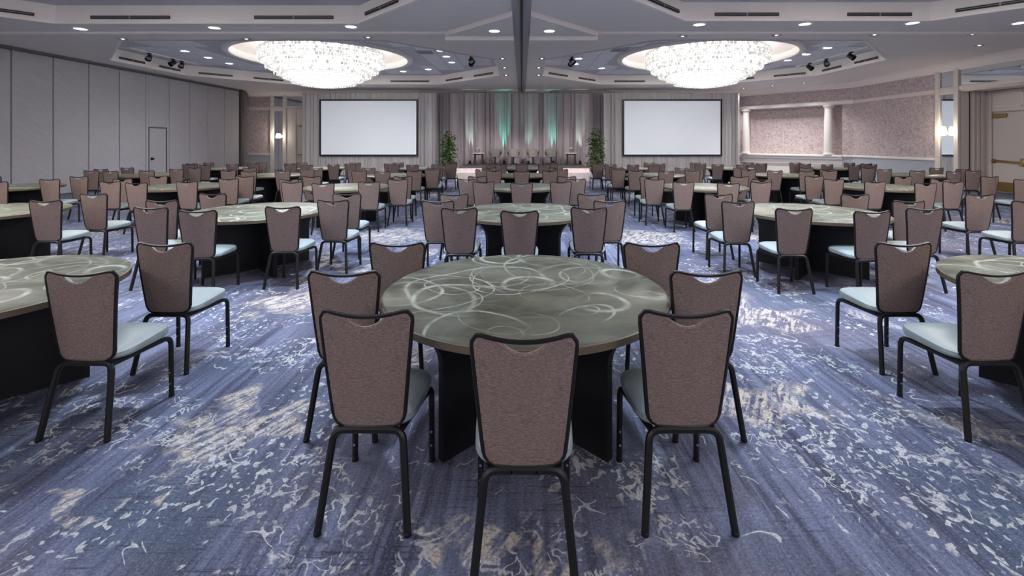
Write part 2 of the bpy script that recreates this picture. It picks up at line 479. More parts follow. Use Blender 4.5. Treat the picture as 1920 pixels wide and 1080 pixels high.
for ci, ((rx0, rx1, ry0, ry1), oc_, (cx, cy)) in enumerate(COFFERS):
    o8 = octagon(*oc_)
    # fascia: small lip at the bottom, then the raking face up to the coffer panel
    def ins(k):
        mx = (oc_[0] + oc_[1]) / 2; my = (oc_[2] + oc_[3]) / 2
        hx = (oc_[1] - oc_[0]) / 2; hy = (oc_[3] - oc_[2]) / 2
        return [(mx + (x - mx) * (hx + k) / hx, my + (y - my) * (hy + k) / hy) for x, y in o8]
    fb = MB()
    fb.loft([[(x, y, ZS - 0.012) for x, y in ins(0.05)], [(x, y, ZS - 0.012) for x, y in ins(-0.01)], [(x, y, ZS + 0.03) for x, y in ins(-0.01)],
             [(x, y, ZS + 0.03) for x, y in ins(0.01)], [(x, y, ZC + 0.02) for x, y in ins(0.06)]])
    fb.build('coffer_fascia', 'fascia', ceiling)
    # coffer panel with a round opening for the chandelier dome
    angs = sorted({round(2 * PI * k / 64, 6) for k in range(64)} | {round(math.atan2(y - cy, x - cx) % (2 * PI), 6) for x, y in ins(0.1)})
    P8 = ins(0.1)
    def hit(a):
        dx, dy = math.cos(a), math.sin(a); best = None
        for i in range(8):
            (x1, y1), (x2, y2) = P8[i], P8[(i + 1) % 8]
            ex, ey = x2 - x1, y2 - y1
            den = dx * ey - dy * ex
            if abs(den) < 1e-9:
                continue
            tt = ((x1 - cx) * ey - (y1 - cy) * ex) / den
            uu = ((x1 - cx) * dy - (y1 - cy) * dx) / den
            if tt > 0 and -1e-4 <= uu <= 1.0001 and (best is None or tt < best):
                best = tt
        return cx + dx * best, cy + dy * best
    pb = MB()
    pb.loft([[(cx + RINGR * math.cos(a), cy + RINGR * math.sin(a), ZC) for a in angs], [(*hit(a), ZC) for a in angs]])
    panel = pb.build('coffer_panel', 'grid', ceiling)
    # dome recess and its rim
    MB().lathe([(3.22, ZC), (3.20, ZC - 0.05), (3.12, ZC - 0.09), (3.0, ZC - 0.07), (2.97, ZC - 0.02), (2.98, ZC + 0.06)], 72, (cx, cy, 0)).build('dome_rim', 'soffit', ceiling, True)
    MB().lathe([(2.98, ZC + 0.02), (2.95, ZC + 0.16), (2.7, ZC + 0.32), (2.2, ZC + 0.42), (1.2, ZC + 0.5), (0.02, ZC + 0.52)], 72, (cx, cy, 0)).build('dome', 'fascia', ceiling, True)
    # acoustic tiles, alike and sharing one mesh
    TX, TY = 0.61, 1.22
    if ci < 2:
        tm = MB().bbox(-TX / 2 + .012, TX / 2 - .012, -TY / 2 + .012, TY / 2 - .012, -0.018, 0.0, 0.006).mesh('tile', 'tile')
        nx = int((oc_[1] - oc_[0]) / TX); ny = int((oc_[3] - oc_[2]) / TY)
        mx = (oc_[0] + oc_[1]) / 2; my = (oc_[2] + oc_[3]) / 2
        def inside(x, y):
            if not (oc_[0] < x < oc_[1] and oc_[2] < y < oc_[3]):
                return False
            ddx = min(x - oc_[0], oc_[1] - x); ddy = min(y - oc_[2], oc_[3] - y)
            return ddx + ddy > oc_[4] - 0.02
        for i in range(nx):
            for j in range(ny):
                x = mx + (i - (nx - 1) / 2) * TX; y = my + (j - (ny - 1) / 2) * TY
                cor = [(x + a * TX / 2, y + b * TY / 2) for a in (-1, 1) for b in (-1, 1)]
                if all(inside(*p) for p in cor) and min(math.hypot(px - cx, py - cy) for px, py in cor + [(x, y)]) > 3.2:
                    link('tile', tm, panel, (x, y, ZC))
    else:
        pass

# slot diffusers on the coffer fascias
slot_n = 0
def slot(p0, p1, label):
    """dark double slot on a fascia between two plan points"""
    (x0, y0), (x1, y1) = p0, p1
    L = math.hypot(x1 - x0, y1 - y0); a = math.atan2(y1 - y0, x1 - x0)
    r = thing('slot_diffuser', label, 'air vent', ((x0 + x1) / 2, (y0 + y1) / 2, 4.555), a, 'linear slot diffusers on the coffer fascias')
    MB().box(-L / 2, L / 2, -0.02, 0.012, -0.035, 0.035).build('slot', 'dark', r)
    MB().box(-L / 2, L / 2, -0.026, -0.016, -0.005, 0.005).build('blade', 'seam', r)
    MB().box(-0.015, 0.015, -0.026, -0.016, -0.035, 0.035).build('divider', 'seam', r)
def on_edge(oc_, k, t0, t1, off=0.005):
    o8 = octagon(*oc_)
    (x0, y0), (x1, y1) = o8[k], o8[(k + 1) % 8]
    mx = (oc_[0] + oc_[1]) / 2; my = (oc_[2] + oc_[3]) / 2
    nx, ny = mx - (x0 + x1) / 2, my - (y0 + y1) / 2
    ex, ey = x1 - x0, y1 - y0
    l = math.hypot(ex, ey); n_ = (-ey / l, ex / l)
    if n_[0] * nx + n_[1] * ny < 0:
        n_ = (-n_[0], -n_[1])
    g = lambda q: (x0 + ex * q + n_[0] * off, y0 + ey * q + n_[1] * off)
    a, b = g(t0), g(t1)
    # run so that local -y faces the coffer's middle
    return (b, a) if True else (a, b)
names = {0: 'far left', 1: 'far right', 2: 'near left', 3: 'near right'}
edge_name = {2: 'right flank', 3: 'rear right chamfer', 4: 'rear face', 5: 'rear left chamfer', 6: 'left flank'}
for ci in range(4):
    oc_ = COFFERS[ci][1]
    for k in ((3, 4, 5, 6, 2) if ci < 2 else (3, 4, 5)):
        spans = ((0.10, 0.40), (0.60, 0.90)) if k in (2, 3, 5, 6) else ((0.08, 0.34), (0.62, 0.88))
        if ci == 0 and k in (2,) or ci == 1 and k in (6,):
            continue
        if ci >= 2 and k in (3, 5):
            spans = ((0.08, 0.42), (0.56, 0.90))
        for si, (a, b) in enumerate(spans):
            p0, p1 = on_edge(oc_, k, a, b)
            xs = (p0[0] + p1[0]) / 2; ys = (p0[1] + p1[1]) / 2
            if ys < 6.5:
                continue
            slot(p0, p1, 'black slot diffuser on %s of %s ceiling coffer, %s' % (edge_name[k], names[ci], ('beginning slot', 'second slot')[si] if False else ('one nearer the right', 'one nearer the left')[si]))

# dropped strips of the ceiling: cross track, centre track, stepped wedges at their crossing
MB().box(-16, 16.5, 11.5, 11.62, ZS - 0.045, ZS + 0.01).build('cross_track', 'fascia', ceiling)
MB().box(-0.19, 0.19, YF - 1, 24.3, ZS - 0.06, ZS + 0.01).build('centre_track', 'seam', ceiling)
MB().box(-0.028, 0.028, YF - 1, 24.25, ZS - 0.085, ZS - 0.055).build('track_slot', 'dark', ceiling)
for s in (-1, 1):
    x0, x1 = s * 0.195, s * 1.9
    MB().add([(x0, 9.7, ZS - 0.11), (x1, 11.5, ZS - 0.11), (x0, 11.5, ZS - 0.11), (x0, 9.7, ZS + .01), (x1, 11.5, ZS + .01), (x0, 11.5, ZS + .01)],
             [(0, 1, 2), (3, 5, 4), (0, 3, 4, 1), (1, 4, 5, 2), (2, 5, 3, 0)]).build('dropped_wedge', 'fascia', ceiling)
    MB().add([(s * 0.2, 9.74, ZS - 0.112), (s * 1.86, 11.49, ZS - 0.112), (s * 0.2, 11.49, ZS - 0.112)], [(0, 1, 2)]).build('wedge_soffit', 'soffit', ceiling)
    MB().box(min(s * 0.2, s * 1.89), max(s * 0.2, s * 1.89), 11.53, 11.97, ZS - 0.213, ZS - 0.20).build('strip_soffit', 'soffit', ceiling)
    MB().box(min(x0, x1), max(x0, x1), 11.52, 11.98, ZS - 0.21, ZS + .01).build('dropped_strip', 'fascia', ceiling)

# left wall: folding partition of tall panels
pan_y = [24.0 - 1.19 * k for k in range(31)]
wl = structure(MB().box(XL - 0.3, XL - 0.02, YF - 1, 24.4, 0, ZS + 0.3).build('wall_left', 'partition'), 'grey fabric folding partition of tall panels')
for k in range(30):
    y1, y0 = pan_y[k], pan_y[k + 1]
    if k == 4:   # panel with the pass door: leave the doorway
        MB().bbox(XL - 0.02, XL + 0.04, y0 + 0.012, y0 + 0.13, 0.03, 4.33, 0.012).build('panel', 'partition', wl)
        MB().bbox(XL - 0.02, XL + 0.04, y1 - 0.13, y1 - 0.012, 0.03, 4.33, 0.012).build('panel', 'partition', wl)
        MB().bbox(XL - 0.02, XL + 0.04, y0 + 0.13, y1 - 0.13, 2.28, 4.33, 0.012).build('panel', 'partition', wl)
        MB().box(XL - 0.02, XL + 0.045, y0 + 0.13, y0 + 0.16, 0, 2.28).box(XL - 0.02, XL + 0.045, y1 - 0.16, y1 - 0.13, 0, 2.28).box(XL - 0.02, XL + 0.045, y0 + 0.13, y1 - 0.13, 2.25, 2.28).build('door_frame', 'track', wl)
        dr = MB().bbox(XL - 0.02, XL + 0.035, y0 + 0.17, y1 - 0.17, 0.02, 2.24, 0.01).build('pass_door', 'partition', wl)
        MB().lathe([(0.06, 0), (0.06, 0.012), (0.022, 0.02), (0.022, 0.05), (0.04, 0.06), (0.04, 0.085), (0.0, 0.09)], 14).build('door_knob', 'blackmetal', dr, True, (XL + 0.035, y0 + 0.28, 1.02)).rotation_euler = (0, PI / 2, 0)
    else:
        MB().bbox(XL - 0.02, XL + 0.04, y0 + 0.012, y1 - 0.012, 0.03, 4.33, 0.012).build('panel', 'partition', wl)
    MB().box(XL - 0.02, XL + 0.012, y1 - 0.014, y1 + 0.014, 0, 4.33).build('seal', 'dark', wl)
MB().box(XL - 0.02, XL + 0.10, YF - 1, 24.1, 4.335, 4.375).build('track', 'track', wl)
MB().box(XL - 0.02, XL + 0.06, YF - 1, 24.1, 0.0, 0.03).build('sweep', 'track', wl)
MB().box(XL - 0.02, XL + 0.14, 24.05, 24.25, 0, ZS).build('end_jamb', 'track', wl)
MB().box(XL, XL + 1.2, 11.25, 11.9, ZS - 0.14, ZS + .01).build('track_bulkhead', 'fascia', wl)

# back wall
wb = structure(MB().box(XL - 0.3, 16.5, YB, YB + 0.3, 0, ZS + 0.3).build('wall_back', 'paper'), 'mauve wallpapered wall behind the drapes')
# front wall behind the camera
structure(MB().box(XL - 0.3, 16.5, YF - 0.3, YF, 0, ZS + 0.3).build('wall_front', 'paper'), 'wallpapered wall opposite the stage')

# ---- trims on the left end of the back wall
def yz_wall_items():
    tr = structure(MB().box(-14.6, -13.45, YB - 0.06, YB, 3.42, 3.56).build('trim_1', 'trim'), 'cream picture rail on left back wall')
    structure(MB().box(-14.6, -13.45, YB - 0.07, YB, 1.0, 1.12).build('trim_2', 'trim'), 'cream chair rail on left back wall')
    structure(MB().box(-14.6, -13.45, YB - 0.03, YB, 0.0, 1.0).build('trim_3', 'wain'), 'grey wainscot on left back wall')
yz_wall_items()

def pilaster(name, tf, L, label):
    """mirrored pilaster of width L: tf(s, n, z), n towards the room"""
    p = structure(MB().bbox(0, 0.16, 0, 0.09, 0, ZS, 0.012, tf).build(name, 'trim'), label)
    MB().bbox(L - 0.16, L, 0, 0.09, 0, ZS, 0.012, tf).build('stile', 'trim', p)
    for a, b in ((0.0, 0.15), (3.36, 3.60), (4.24, ZS)):
        MB().bbox(0.16, L - 0.16, 0, 0.085, a, b, 0.012, tf).build('rail', 'trim', p)
    MB().box(0.16, L - 0.16, 0, 0.03, 0.15, 3.36, tf).build('mirror', 'mirror', p)
    MB().box(0.16, L - 0.16, 0, 0.03, 3.60, 4.24, tf).build('mirror', 'mirror', p)
    for a, b in ((0.15, 3.36), (3.60, 4.24)):
        for u, v_ in ((0.16, 0.19), (L - 0.19, L - 0.16)):
            MB().bbox(u, v_, 0.02, 0.075, a, b, 0.01, tf).build('bead', 'white', p)
    return p

def sconce(loc, rz, label, k=1.0):
    """wall lamp: back plate, arm, glass bowl and flared shade; local -y points into the room"""
    r = thing('wall_sconce', label, 'lamp', loc, rz, 'wall sconces on mirrored pilasters')
    MB().lathe([(0.05, 0), (0.05, 0.015), (0.03, 0.025)], 14, cap1=True).build('back_plate', 'brass', r, True, (0, 0, 0)).rotation_euler = (PI / 2, 0, 0)
    MB().tube([(0, 0, 0), (0, -0.10, -0.03), (0, -0.14, -0.10), (0, -0.14, -0.04)], 0.010).build('arm', 'brass', r, True)
    MB().lathe([(0.02, -0.20), (0.10, -0.18), (0.15, -0.12), (0.16, -0.08)], 20, (0, -0.19, 0)).build('bowl', 'sconce', r, True)
    MB().lathe([(0.135, -0.05), (0.11, 0.08), (0.075, 0.22)], 20, (0, -0.19, 0)).build('shade', 'sconce', r, True)
    MB().lathe([(0.078, 0.215), (0.082, 0.225), (0.078, 0.235)], 20, (0, -0.19, 0)).build('shade_rim', 'brass', r, True)
    ld = bpy.data.lights.new('sconce_light', 'POINT'); ld.energy = 18; ld.color = (1, 0.86, 0.68); ld.shadow_soft_size = 0.06
    lo = link('sconce_light', ld, r, (0, -0.42, -0.02))
    r.scale = (k, k, k)
    return r

# left pilaster, frontal on back wall
pilaster('trim_4', lambda s, n, z: (-13.45 + s, YB - n, z), 0.86, 'cream pilaster with mirror strips on left back wall')
sconce((-13.02, YB - 0.03, 2.02), 0, 'glowing wall sconce on mirror left of the projection screen', 0.62)
# left alcove beyond it: transom mirror and panelled door
tr = structure(MB().bbox(-12.59, -11.0, YB - 0.06, YB, 3.50, 3.62, 0.01).build('trim_5', 'trim'), 'cream transom frame beside left drape')
MB().box(-12.59, -11.0, YB - 0.02, YB, 3.62, 4.24).build('mirror', 'mirror', tr)
MB().bbox(-12.59, -11.0, YB - 0.06, YB, 4.24, ZS, 0.01).build('rail', 'trim', tr)
d2 = structure(MB().bbox(-12.05, -10.9, YB - 0.045, YB - 0.0, 0.0, 2.62, 0.01).build('door_2', 'door'), 'cream door behind the left drape')
MB().bbox(-12.3, -12.07, YB - 0.08, YB, 0, 3.49, 0.02).build('door_frame', 'trim', d2)
MB().bbox(-12.58, -12.3, YB - 0.05, YB, 0, 3.49, 0.02).build('jamb', 'trim', d2)
MB().bbox(-12.07, -10.9, YB - 0.06, YB, 2.62, 3.49, 0.02).build('door_head', 'trim', d2)
MB().bbox(-11.9, -11.55, YB - 0.1, YB - 0.04, 2.5, 2.6, 0.01).build('door_closer', 'brass', d2)
MB().bbox(-12.0, -11.0, YB - 0.12, YB - 0.07, 1.0, 1.06, 0.01).build('push_bar', 'brass', d2)

# ---- right side wall X = XR: wallpaper bay, pilaster, door alcove
def RW(s, n, z):        # s runs towards the camera from the far corner (Y = 20.9)
    return (XR - n, 20.9 - s, z)
wr = structure(MB().box(XR, XR + 0.2, 15.8, 21.1, 0, ZS + .2).build('wall_right', 'paper'), 'mauve scroll wallpapered side wall')
MB().box(XR, XR + 0.2, YF - 1, 12.4, 0, ZS + .2).build('near_wall', 'paper', wr)
MB().box(XR, XR + 1.2, 12.4, 15.8, 3.45, ZS + .2).build('over_door_wall', 'trim', wr)
MB().box(XR, XR + 1.2, 15.785, 15.798, 0, 3.45).build('alcove_jamb', 'trim', wr)
MB().box(XR, XR + 1.2, 12.3, 12.4, 0, 3.5).build('alcove_jamb', 'trim', wr)
MB().box(XR + 0.92, XR + 1.2, 12.4, 15.8, 0, 3.5).build('alcove_back', 'trim', wr)
MB().box(XR, XR + 1.2, 12.4, 15.8, 3.40, 3.5).build('alcove_soffit', 'trim', wr)
structure(MB().bbox(0, 4.2, 0, 0.07, 3.42, 3.58, 0.02, RW).build('trim_6', 'trim'), 'cream picture rail on right side wall')
structure(MB().bbox(0, 4.2, 0, 0.08, 1.0, 1.10, 0.02, RW).build('trim_7', 'white'), 'white chair rail on right side wall')
structure(MB().box(0, 4.2, 0, 0.03, 0.0, 1.0, RW).build('trim_8', 'wain'), 'grey wainscot under right chair rail')
pilaster('trim_9', lambda s, n, z: (XR - n, 16.7 - s, z), 0.9, 'cream pilaster with mirror strips beside right door')
sconce((XR - 0.03, 16.25, 2.06), -PI / 2, 'lit wall sconce on mirror beside the right exit door', 0.78)
tr = structure(MB().bbox(12.4, 15.8, -0.0, 0.07, 3.45, 3.60, 0.015, lambda s, n, z: (XR - n, s, z)).build('trim_10', 'trim'), 'cream transom frame above right door alcove')
MB().box(12.4, 15.74, 0, 0.02, 3.60, 4.30, lambda s, n, z: (XR - n, s, z)).build('mirror', 'mirror', tr)
MB().bbox(12.4, 15.8, 0, 0.07, 4.30, ZS, 0.01, lambda s, n, z: (XR - n, s, z)).build('rail', 'trim', tr)
AJ = lambda s, n, z: (XR + s, 15.785 - n, z)     # far jamb of the alcove faces the camera
MB().box(0.27, 0.30, 0, 0.012, 0, 3.4, AJ).build('seam_line', 'darkwood', tr)
for a in (0.36, 0.50, 0.66):
    MB().bbox(a, a + 0.08, 0, 0.05, 0, 3.4, 0.015, AJ).build('moulding', 'trim', tr)
DW = lambda s, n, z: (XR + 0.92 - n, 15.8 - s, z)
d1 = structure(MB().bbox(0.22, 1.34, 0, 0.05, 0.02, 2.66, 0.01, DW).build('door_1', 'door'), 'cream exit door with brass push bar')
MB().bbox(1.36, 2.48, 0, 0.05, 0.02, 2.66, 0.01, DW).build('door_leaf', 'door', d1)
MB().bbox(0.0, 0.2, 0, 0.09, 0, 3.4, 0.02, DW).build('door_frame', 'trim', d1)
MB().bbox(2.5, 3.4, 0, 0.09, 0, 3.4, 0.02, DW).build('door_frame', 'trim', d1)
MB().bbox(0.2, 2.5, 0, 0.07, 2.68, 3.4, 0.02, DW).build('door_head', 'trim', d1)
for a, b in ((0.32, 1.2), (1.4, 2.35)):
    pm = MB()
    for q in ((a, a + .05, 2.82, 3.3), (b - .05, b, 2.82, 3.3), (a, b, 2.82, 2.87), (a, b, 3.25, 3.3)):
        pm.bbox(q[0], q[1], 0.06, 0.09, q[2], q[3], 0.01, DW)
    pm.build('panel_moulding', 'white', d1)
MB().bbox(0.26, 0.70, 0.05, 0.12, 2.48, 2.62, 0.02, DW).build('door_closer', 'brass', d1, True)
pb_ = MB().tube([DW(0.3, 0.11, 1.06), DW(1.25, 0.11, 1.02)], 0.035, 8).build('push_bar', 'brass', d1, True)
MB().bbox(1.15, 1.28, 0.04, 0.16, 0.9, 1.16, 0.02, DW).build('bar_bracket', 'brass', pb_, True)
MB().bbox(0.24, 0.34, 0.04, 0.13, 0.98, 1.12, 0.02, DW).build('bar_bracket', 'brass', pb_, True)
MB().bbox(0.24, 1.32, 0.05, 0.06, 0.04, 0.36, 0.004, DW).build('kick_plate', 'brass', d1)

# ---- diagonal corner wall with column niche
Apt, Bpt = Vector((11.8, 24.8)), Vector((15.0, 20.9))
Ldg = (Bpt - Apt).length
dd = (Bpt - Apt) / Ldg
nn = Vector((dd.y, -dd.x))
if nn.dot(Vector((0, 0)) - Apt) < 0:
    nn = -nn
def DG(s, n, z):
    p = Apt + dd * s + nn * n
    return (p.x, p.y, z)
OP = 0.915 * Ldg
wc = structure(MB().box(-0.6, Ldg + 0.25, -0.02, 0.0, 3.42, ZS + .2, DG).box(OP, Ldg + 0.02, -0.6, 0.0, 0, 3.42, DG).build('wall_corner', 'paper'), 'wallpapered diagonal corner wall with column niche')
MB().box(-0.6, OP, -0.66, -0.6, 0.9, 3.5, DG).build('niche_back', 'paper', wc)
MB().box(-0.6, OP, -0.6, 0.0, 3.42, 3.5, DG).build('niche_soffit', 'trim', wc)
MB().box(-0.6, OP, -0.6, -0.0, 0.0, 0.95, DG).build('niche_base', 'white', wc)
MB().bbox(-0.6, OP + 0.03, -0.6, 0.16, 0.99, 1.09, 0.02, DG).build('niche_sill', 'white', wc)
MB().bbox(-0.6, OP + 0.03, -0.2, 0.11, 0.86, 0.985, 0.03, DG).build('sill_moulding', 'white', wc)
MB().bbox(-0.6, OP + 0.02, -0.1, 0.05, 0.62, 0.68, 0.015, DG).build('base_moulding', 'white', wc)
MB().bbox(OP, Ldg, -0.02, 0.08, 1.0, 1.10, 0.02, DG).build('chair_rail', 'white', wc)
MB().box(OP, Ldg, -0.02, 0.03, 0.0, 1.0, DG).build('wainscot', 'wain', wc)
MB().bbox(-0.6, Ldg + 0.03, -0.05, 0.1, 3.42, 3.6, 0.025, DG).build('picture_rail', 'white', wc)
for i, tt in enumerate((0.045, 0.805)):
    cxy = DG(tt * Ldg, 0.0, 0)
    ro = thing('column', ('round white column beside the right drape', 'round white column at right end of the wall niche')[i], 'column', (cxy[0], cxy[1], 1.09), 0, 'white columns of the wall niche')
    MB().lathe([(0.185, 0.08), (0.19, 0.6), (0.175, 1.6), (0.155, 2.2)], 24, cap0=True, cap1=True).build('shaft', 'white', ro, True)
    MB().lathe([(0.24, 0.0), (0.24, 0.04), (0.21, 0.05), (0.215, 0.08), (0.19, 0.1)], 24, cap0=True, cap1=True).build('base', 'white', ro, True)
    MB().lathe([(0.155, 2.16), (0.19, 2.20), (0.2, 2.24), (0.23, 2.26), (0.23, 2.325)], 24, cap0=True, cap1=True).build('capital', 'white', ro, True)
# ---- crown mouldings
def crown(name, path, label):
    """stepped crown swept along plan points; offset to the left of travel is into the room"""
    prof = [(0.0, 4.14), (0.06, 4.15), (0.06, 4.19), (0.11, 4.21), (0.24, 4.33), (0.30, 4.35), (0.30, 4.39), (0.44, 4.40), (0.44, ZS + .005)]
    path = [Vector(p) for p in path]
    loops = []
    for i, p in enumerate(path):
        d0 = (p - path[i - 1]).normalized() if i > 0 else None
        d1_ = (path[i + 1] - p).normalized() if i < len(path) - 1 else None
        d0 = d0 or d1_; d1_ = d1_ or d0
        n0 = Vector((-d0.y, d0.x)); n1 = Vector((-d1_.y, d1_.x))
        m = (n0 + n1).normalized()
        k = 1.0 / max(0.3, m.dot(n0))
        loops.append([(p.x + m.x * k * o_, p.y + m.y * k * o_, z) for o_, z in prof])
    return structure(MB().loft(loops, closed=False).build(name, 'fascia'), label)
crown('trim_11', [(15.0, 15.8 - 4), (15.0, 20.9), (11.8, 24.8), (10.2, 24.8)], 'stepped crown moulding along right walls')
crown('trim_12', [(10.2, 24.6), (4.9, 24.6), (4.9, 24.8), (1.2, 24.8), (1.2, 24.55), (-1.6, 24.55), (-1.6, 24.8), (-5.6, 24.8), (-5.6, 24.6), (-9.4, 24.6), (-9.4, 24.8), (-13.4, 24.8), (-14.6, 24.8)], 'stepped crown moulding above the drapes')
MB().tube([(0.03, 24.2, 4.36), (0.03, 24.2, 4.24), (-0.3, 24.3, 4.1)], 0.02).tube([(0.03, 24.2, 4.24), (0.36, 24.3, 4.1)], 0.02).build('track_end_bracket', 'track', ceiling)

# ------------------------------------------------------------------ chandeliers
prof = [(2.10, 4.98), (2.12, 4.80), (2.05, 4.50), (1.82, 4.30), (1.52, 4.12), (1.34, 3.98), (1.05, 3.82), (0.60, 3.73), (0.02, 3.70)]
def octa(mbx, x, y, z, r, h, a):
    ca, sa = math.cos(a) * r, math.sin(a) * r
    mbx.add([(x, y, z + h), (x + ca, y + sa, z), (x - sa, y + ca, z), (x - ca, y - sa, z), (x + sa, y - ca, z), (x, y, z - h)],
            [(0, 1, 2), (0, 2, 3), (0, 3, 4), (0, 4, 1), (5, 2, 1), (5, 3, 2), (5, 4, 3), (5, 1, 4)])
tiers = [(2.10, 2.10, 4.97, 4.50, 150, 5), (1.88, 1.84, 4.56, 4.28, 130, 3), (1.60, 1.55, 4.34, 4.10, 110, 3), (1.40, 1.36, 4.15, 3.95, 96, 2),
         (1.12, 1.08, 3.99, 3.80, 80, 2), (0.80, 0.78, 3.88, 3.74, 56, 2), (0.42, 0.40, 3.82, 3.69, 32, 2)]
chs = thing('chandelier', 'tiered crystal chandelier glowing in the far left ceiling coffer', 'chandelier', (COFFERS[0][2][0], COFFERS[0][2][1], 0), 0, 'crystal chandeliers')
rc = random.Random(5)
for (r0, r1, z1, z0, n, m) in tiers:
    cb = MB()
    for k in range(n):
        a = 2 * PI * k / n
        for q in range(m):
            f = (q + 0.5) / m
            r = r0 + (r1 - r0) * f + rc.uniform(-.012, .012)
            hh = (z1 - z0) / m / 2
            octa(cb, r * math.cos(a), r * math.sin(a), z1 + (z0 - z1) * f, 0.034, hh * 1.02, a)
    cb.build('crystal_tier', 'crystal', chs, kind='stuff')
    MB().lathe([(r0 - .02, z1 - .015), (r0 + .035, z1 - .015), (r0 + .035, z1 + .015), (r0 - .02, z1 + .015)], 64).build('tier_ring', 'chrome', chs, True)
for (pr, z1, rowsn, ph, n) in ((2.17, 4.95, 4, 0.105, 116), (1.93, 4.54, 2, 0.12, 104), (1.66, 4.31, 2, 0.10, 90)):
    cb = MB()
    for q in range(rowsn):
        for k in range(n):
            if rc.random() < 0.38:
                continue
            a = 2 * PI * (k + 0.5 * (q % 2)) / n
            hw_ = PI * pr / n * 0.86; zc = z1 - (q + 0.5) * ph
            ca, sa = math.cos(a), math.sin(a)
            cb.box(-hw_, hw_, -0.008, 0.008, -ph * .46, ph * .46, lambda x, y, z: ((pr + y) * ca - x * sa, (pr + y) * sa + x * ca, zc + z))
    cb.build('crystal_plate_tier', 'plate', chs, kind='stuff')
MB().lathe([(max(0.02, r - 0.10), z + 0.05) for r, z in prof[:-1]] + [(0.02, 3.77)], 48).build('lamp_core', 'core', chs, True)
MB().lathe([(1.98, 4.98), (1.98, 5.02), (0.12, 5.05), (0.12, 5.38)], 32).build('canopy', 'chrome', chs, True)
for ci, lb in ((1, 'tiered crystal chandelier glowing in the far right ceiling coffer'), (2, 'crystal chandelier in the near left coffer above the front tables'), (3, 'crystal chandelier in the near right coffer above the front tables'),
               (4, 'unseen crystal chandelier added in the left coffer farthest from the stage'), (5, 'unseen crystal chandelier added in the right coffer farthest from the stage')):  # rear pair is unseen, put in to light the chair backs
    copy_tree(chs, None, (COFFERS[ci][2][0], COFFERS[ci][2][1], 0), lb)

# ------------------------------------------------------------------ downlights
ring_m = MB().lathe([(0.125, 0.0), (0.165, -0.006), (0.165, 0.004)], 20).mesh('trim_ring', 'white', True)
lens_m = MB().lathe([(0.001, 0.004), (0.128, 0.004)], 20).mesh('lens', 'lens')
ring_s = MB().lathe([(0.075, 0.02), (0.10, -0.004), (0.115, -0.004), (0.115, 0.004)], 16).mesh('trim_ring', 'seam', True)
bulb_s = MB().lathe([(0.001, -0.004), (0.03, -0.001), (0.04, 0.012)], 10).mesh('bulb', 'lensdim')
def spot(parent, power, ang=105, col=(0.88, 0.93, 1.0)):
    ld = bpy.data.lights.new('downlight_beam', 'SPOT'); ld.energy = power; ld.spot_size = math.radians(ang); ld.spot_blend = 0.7; ld.color = col; ld.shadow_soft_size = 0.12
    link('downlight_beam', ld, parent, (0, 0, -0.03))
def downlight(p, label, group, big=True, power=0.0, ang=125):
    r = thing('recessed_downlight', label, 'ceiling light', (p[0], p[1], p[2] - 0.008), 0, group)
    link('trim_ring', ring_m if big else ring_s, r)
    link('lens' if big else 'bulb', lens_m if big else bulb_s, r)
    if power:
        spot(r, power, ang)
    return r
row = [(151, 54), (402, 52), (658, 50), (1311, 46), (1509, 45), (1711, 43), (1912, 43)]
for i, (px, py) in enumerate(row):
    downlight(at(px, py, ZS), 'large lit downlight, %s of the seven in the front soffit row' % ORD[i], 'large downlights in the front soffit row', True, DOWN)
for i, px in enumerate((927, 1030)):
    downlight(at(px, 58, ZS - 0.11), 'large lit downlight on the %s dropped wedge by the centre track' % ('left', 'right')[i], 'downlights on the dropped wedges', True, DOWN)
small = [(230, 73), (462, 73), (690, 70), (1280, 68), (1456, 66), (1640, 65), (1824, 64)]
for i, (px, py) in enumerate(small):
    downlight(at(px, py, ZS), 'small recessed spotlight behind the cross track, %s from the left' % ORD[i], 'small spotlights behind the cross track', False)
for sd, pts in (('left', [(932, 79), (942, 110), (946, 127), (949, 141)]), ('right', [(1026, 77), (1016, 110), (1010, 127), (1010, 141)])):
    for i, (px, py) in enumerate(pts):
        downlight(at(px, py, ZS), 'small spotlight %s of the centre track, %s from the front' % (sd, ORD[i]), 'small spotlights along the centre track', False)
downlight(at(1836, 85, ZS), 'small recessed spotlight in soffit above the right exit door', 'small spotlights behind the cross track', False)
cof = {'left': [(347, 96), (390, 108), (430, 119), (756, 134), (803, 130), (847, 117), (837, 106), (826, 95)],
       'right': [(1092, 99), (1085, 110), (1079, 120), (1128, 128), (1477, 113), (1512, 102), (1552, 90)]}
for sd, pts in cof.items():
    for i, (px, py) in enumerate(pts):
        downlight(at(px, py, ZC - 0.02), 'lit downlight among %s coffer tiles, %s going round from the %s' % (sd, ORD[i], 'window side' if False else ('partition side' if sd == 'left' else 'centre track')), 'downlights in the coffer tiles', True, DOWN * 0.8)
for i, f in enumerate((0.15, 0.45, 0.75)):
    q = DG(OP * f, 1.25, ZS)
    r = downlight(q, 'small wall washing spotlight in soffit before the niche, %s from the drape' % ORD[i], 'wall washers before the niche', False)
    spot(r, 260, 120, (1.0, 0.95, 0.94))
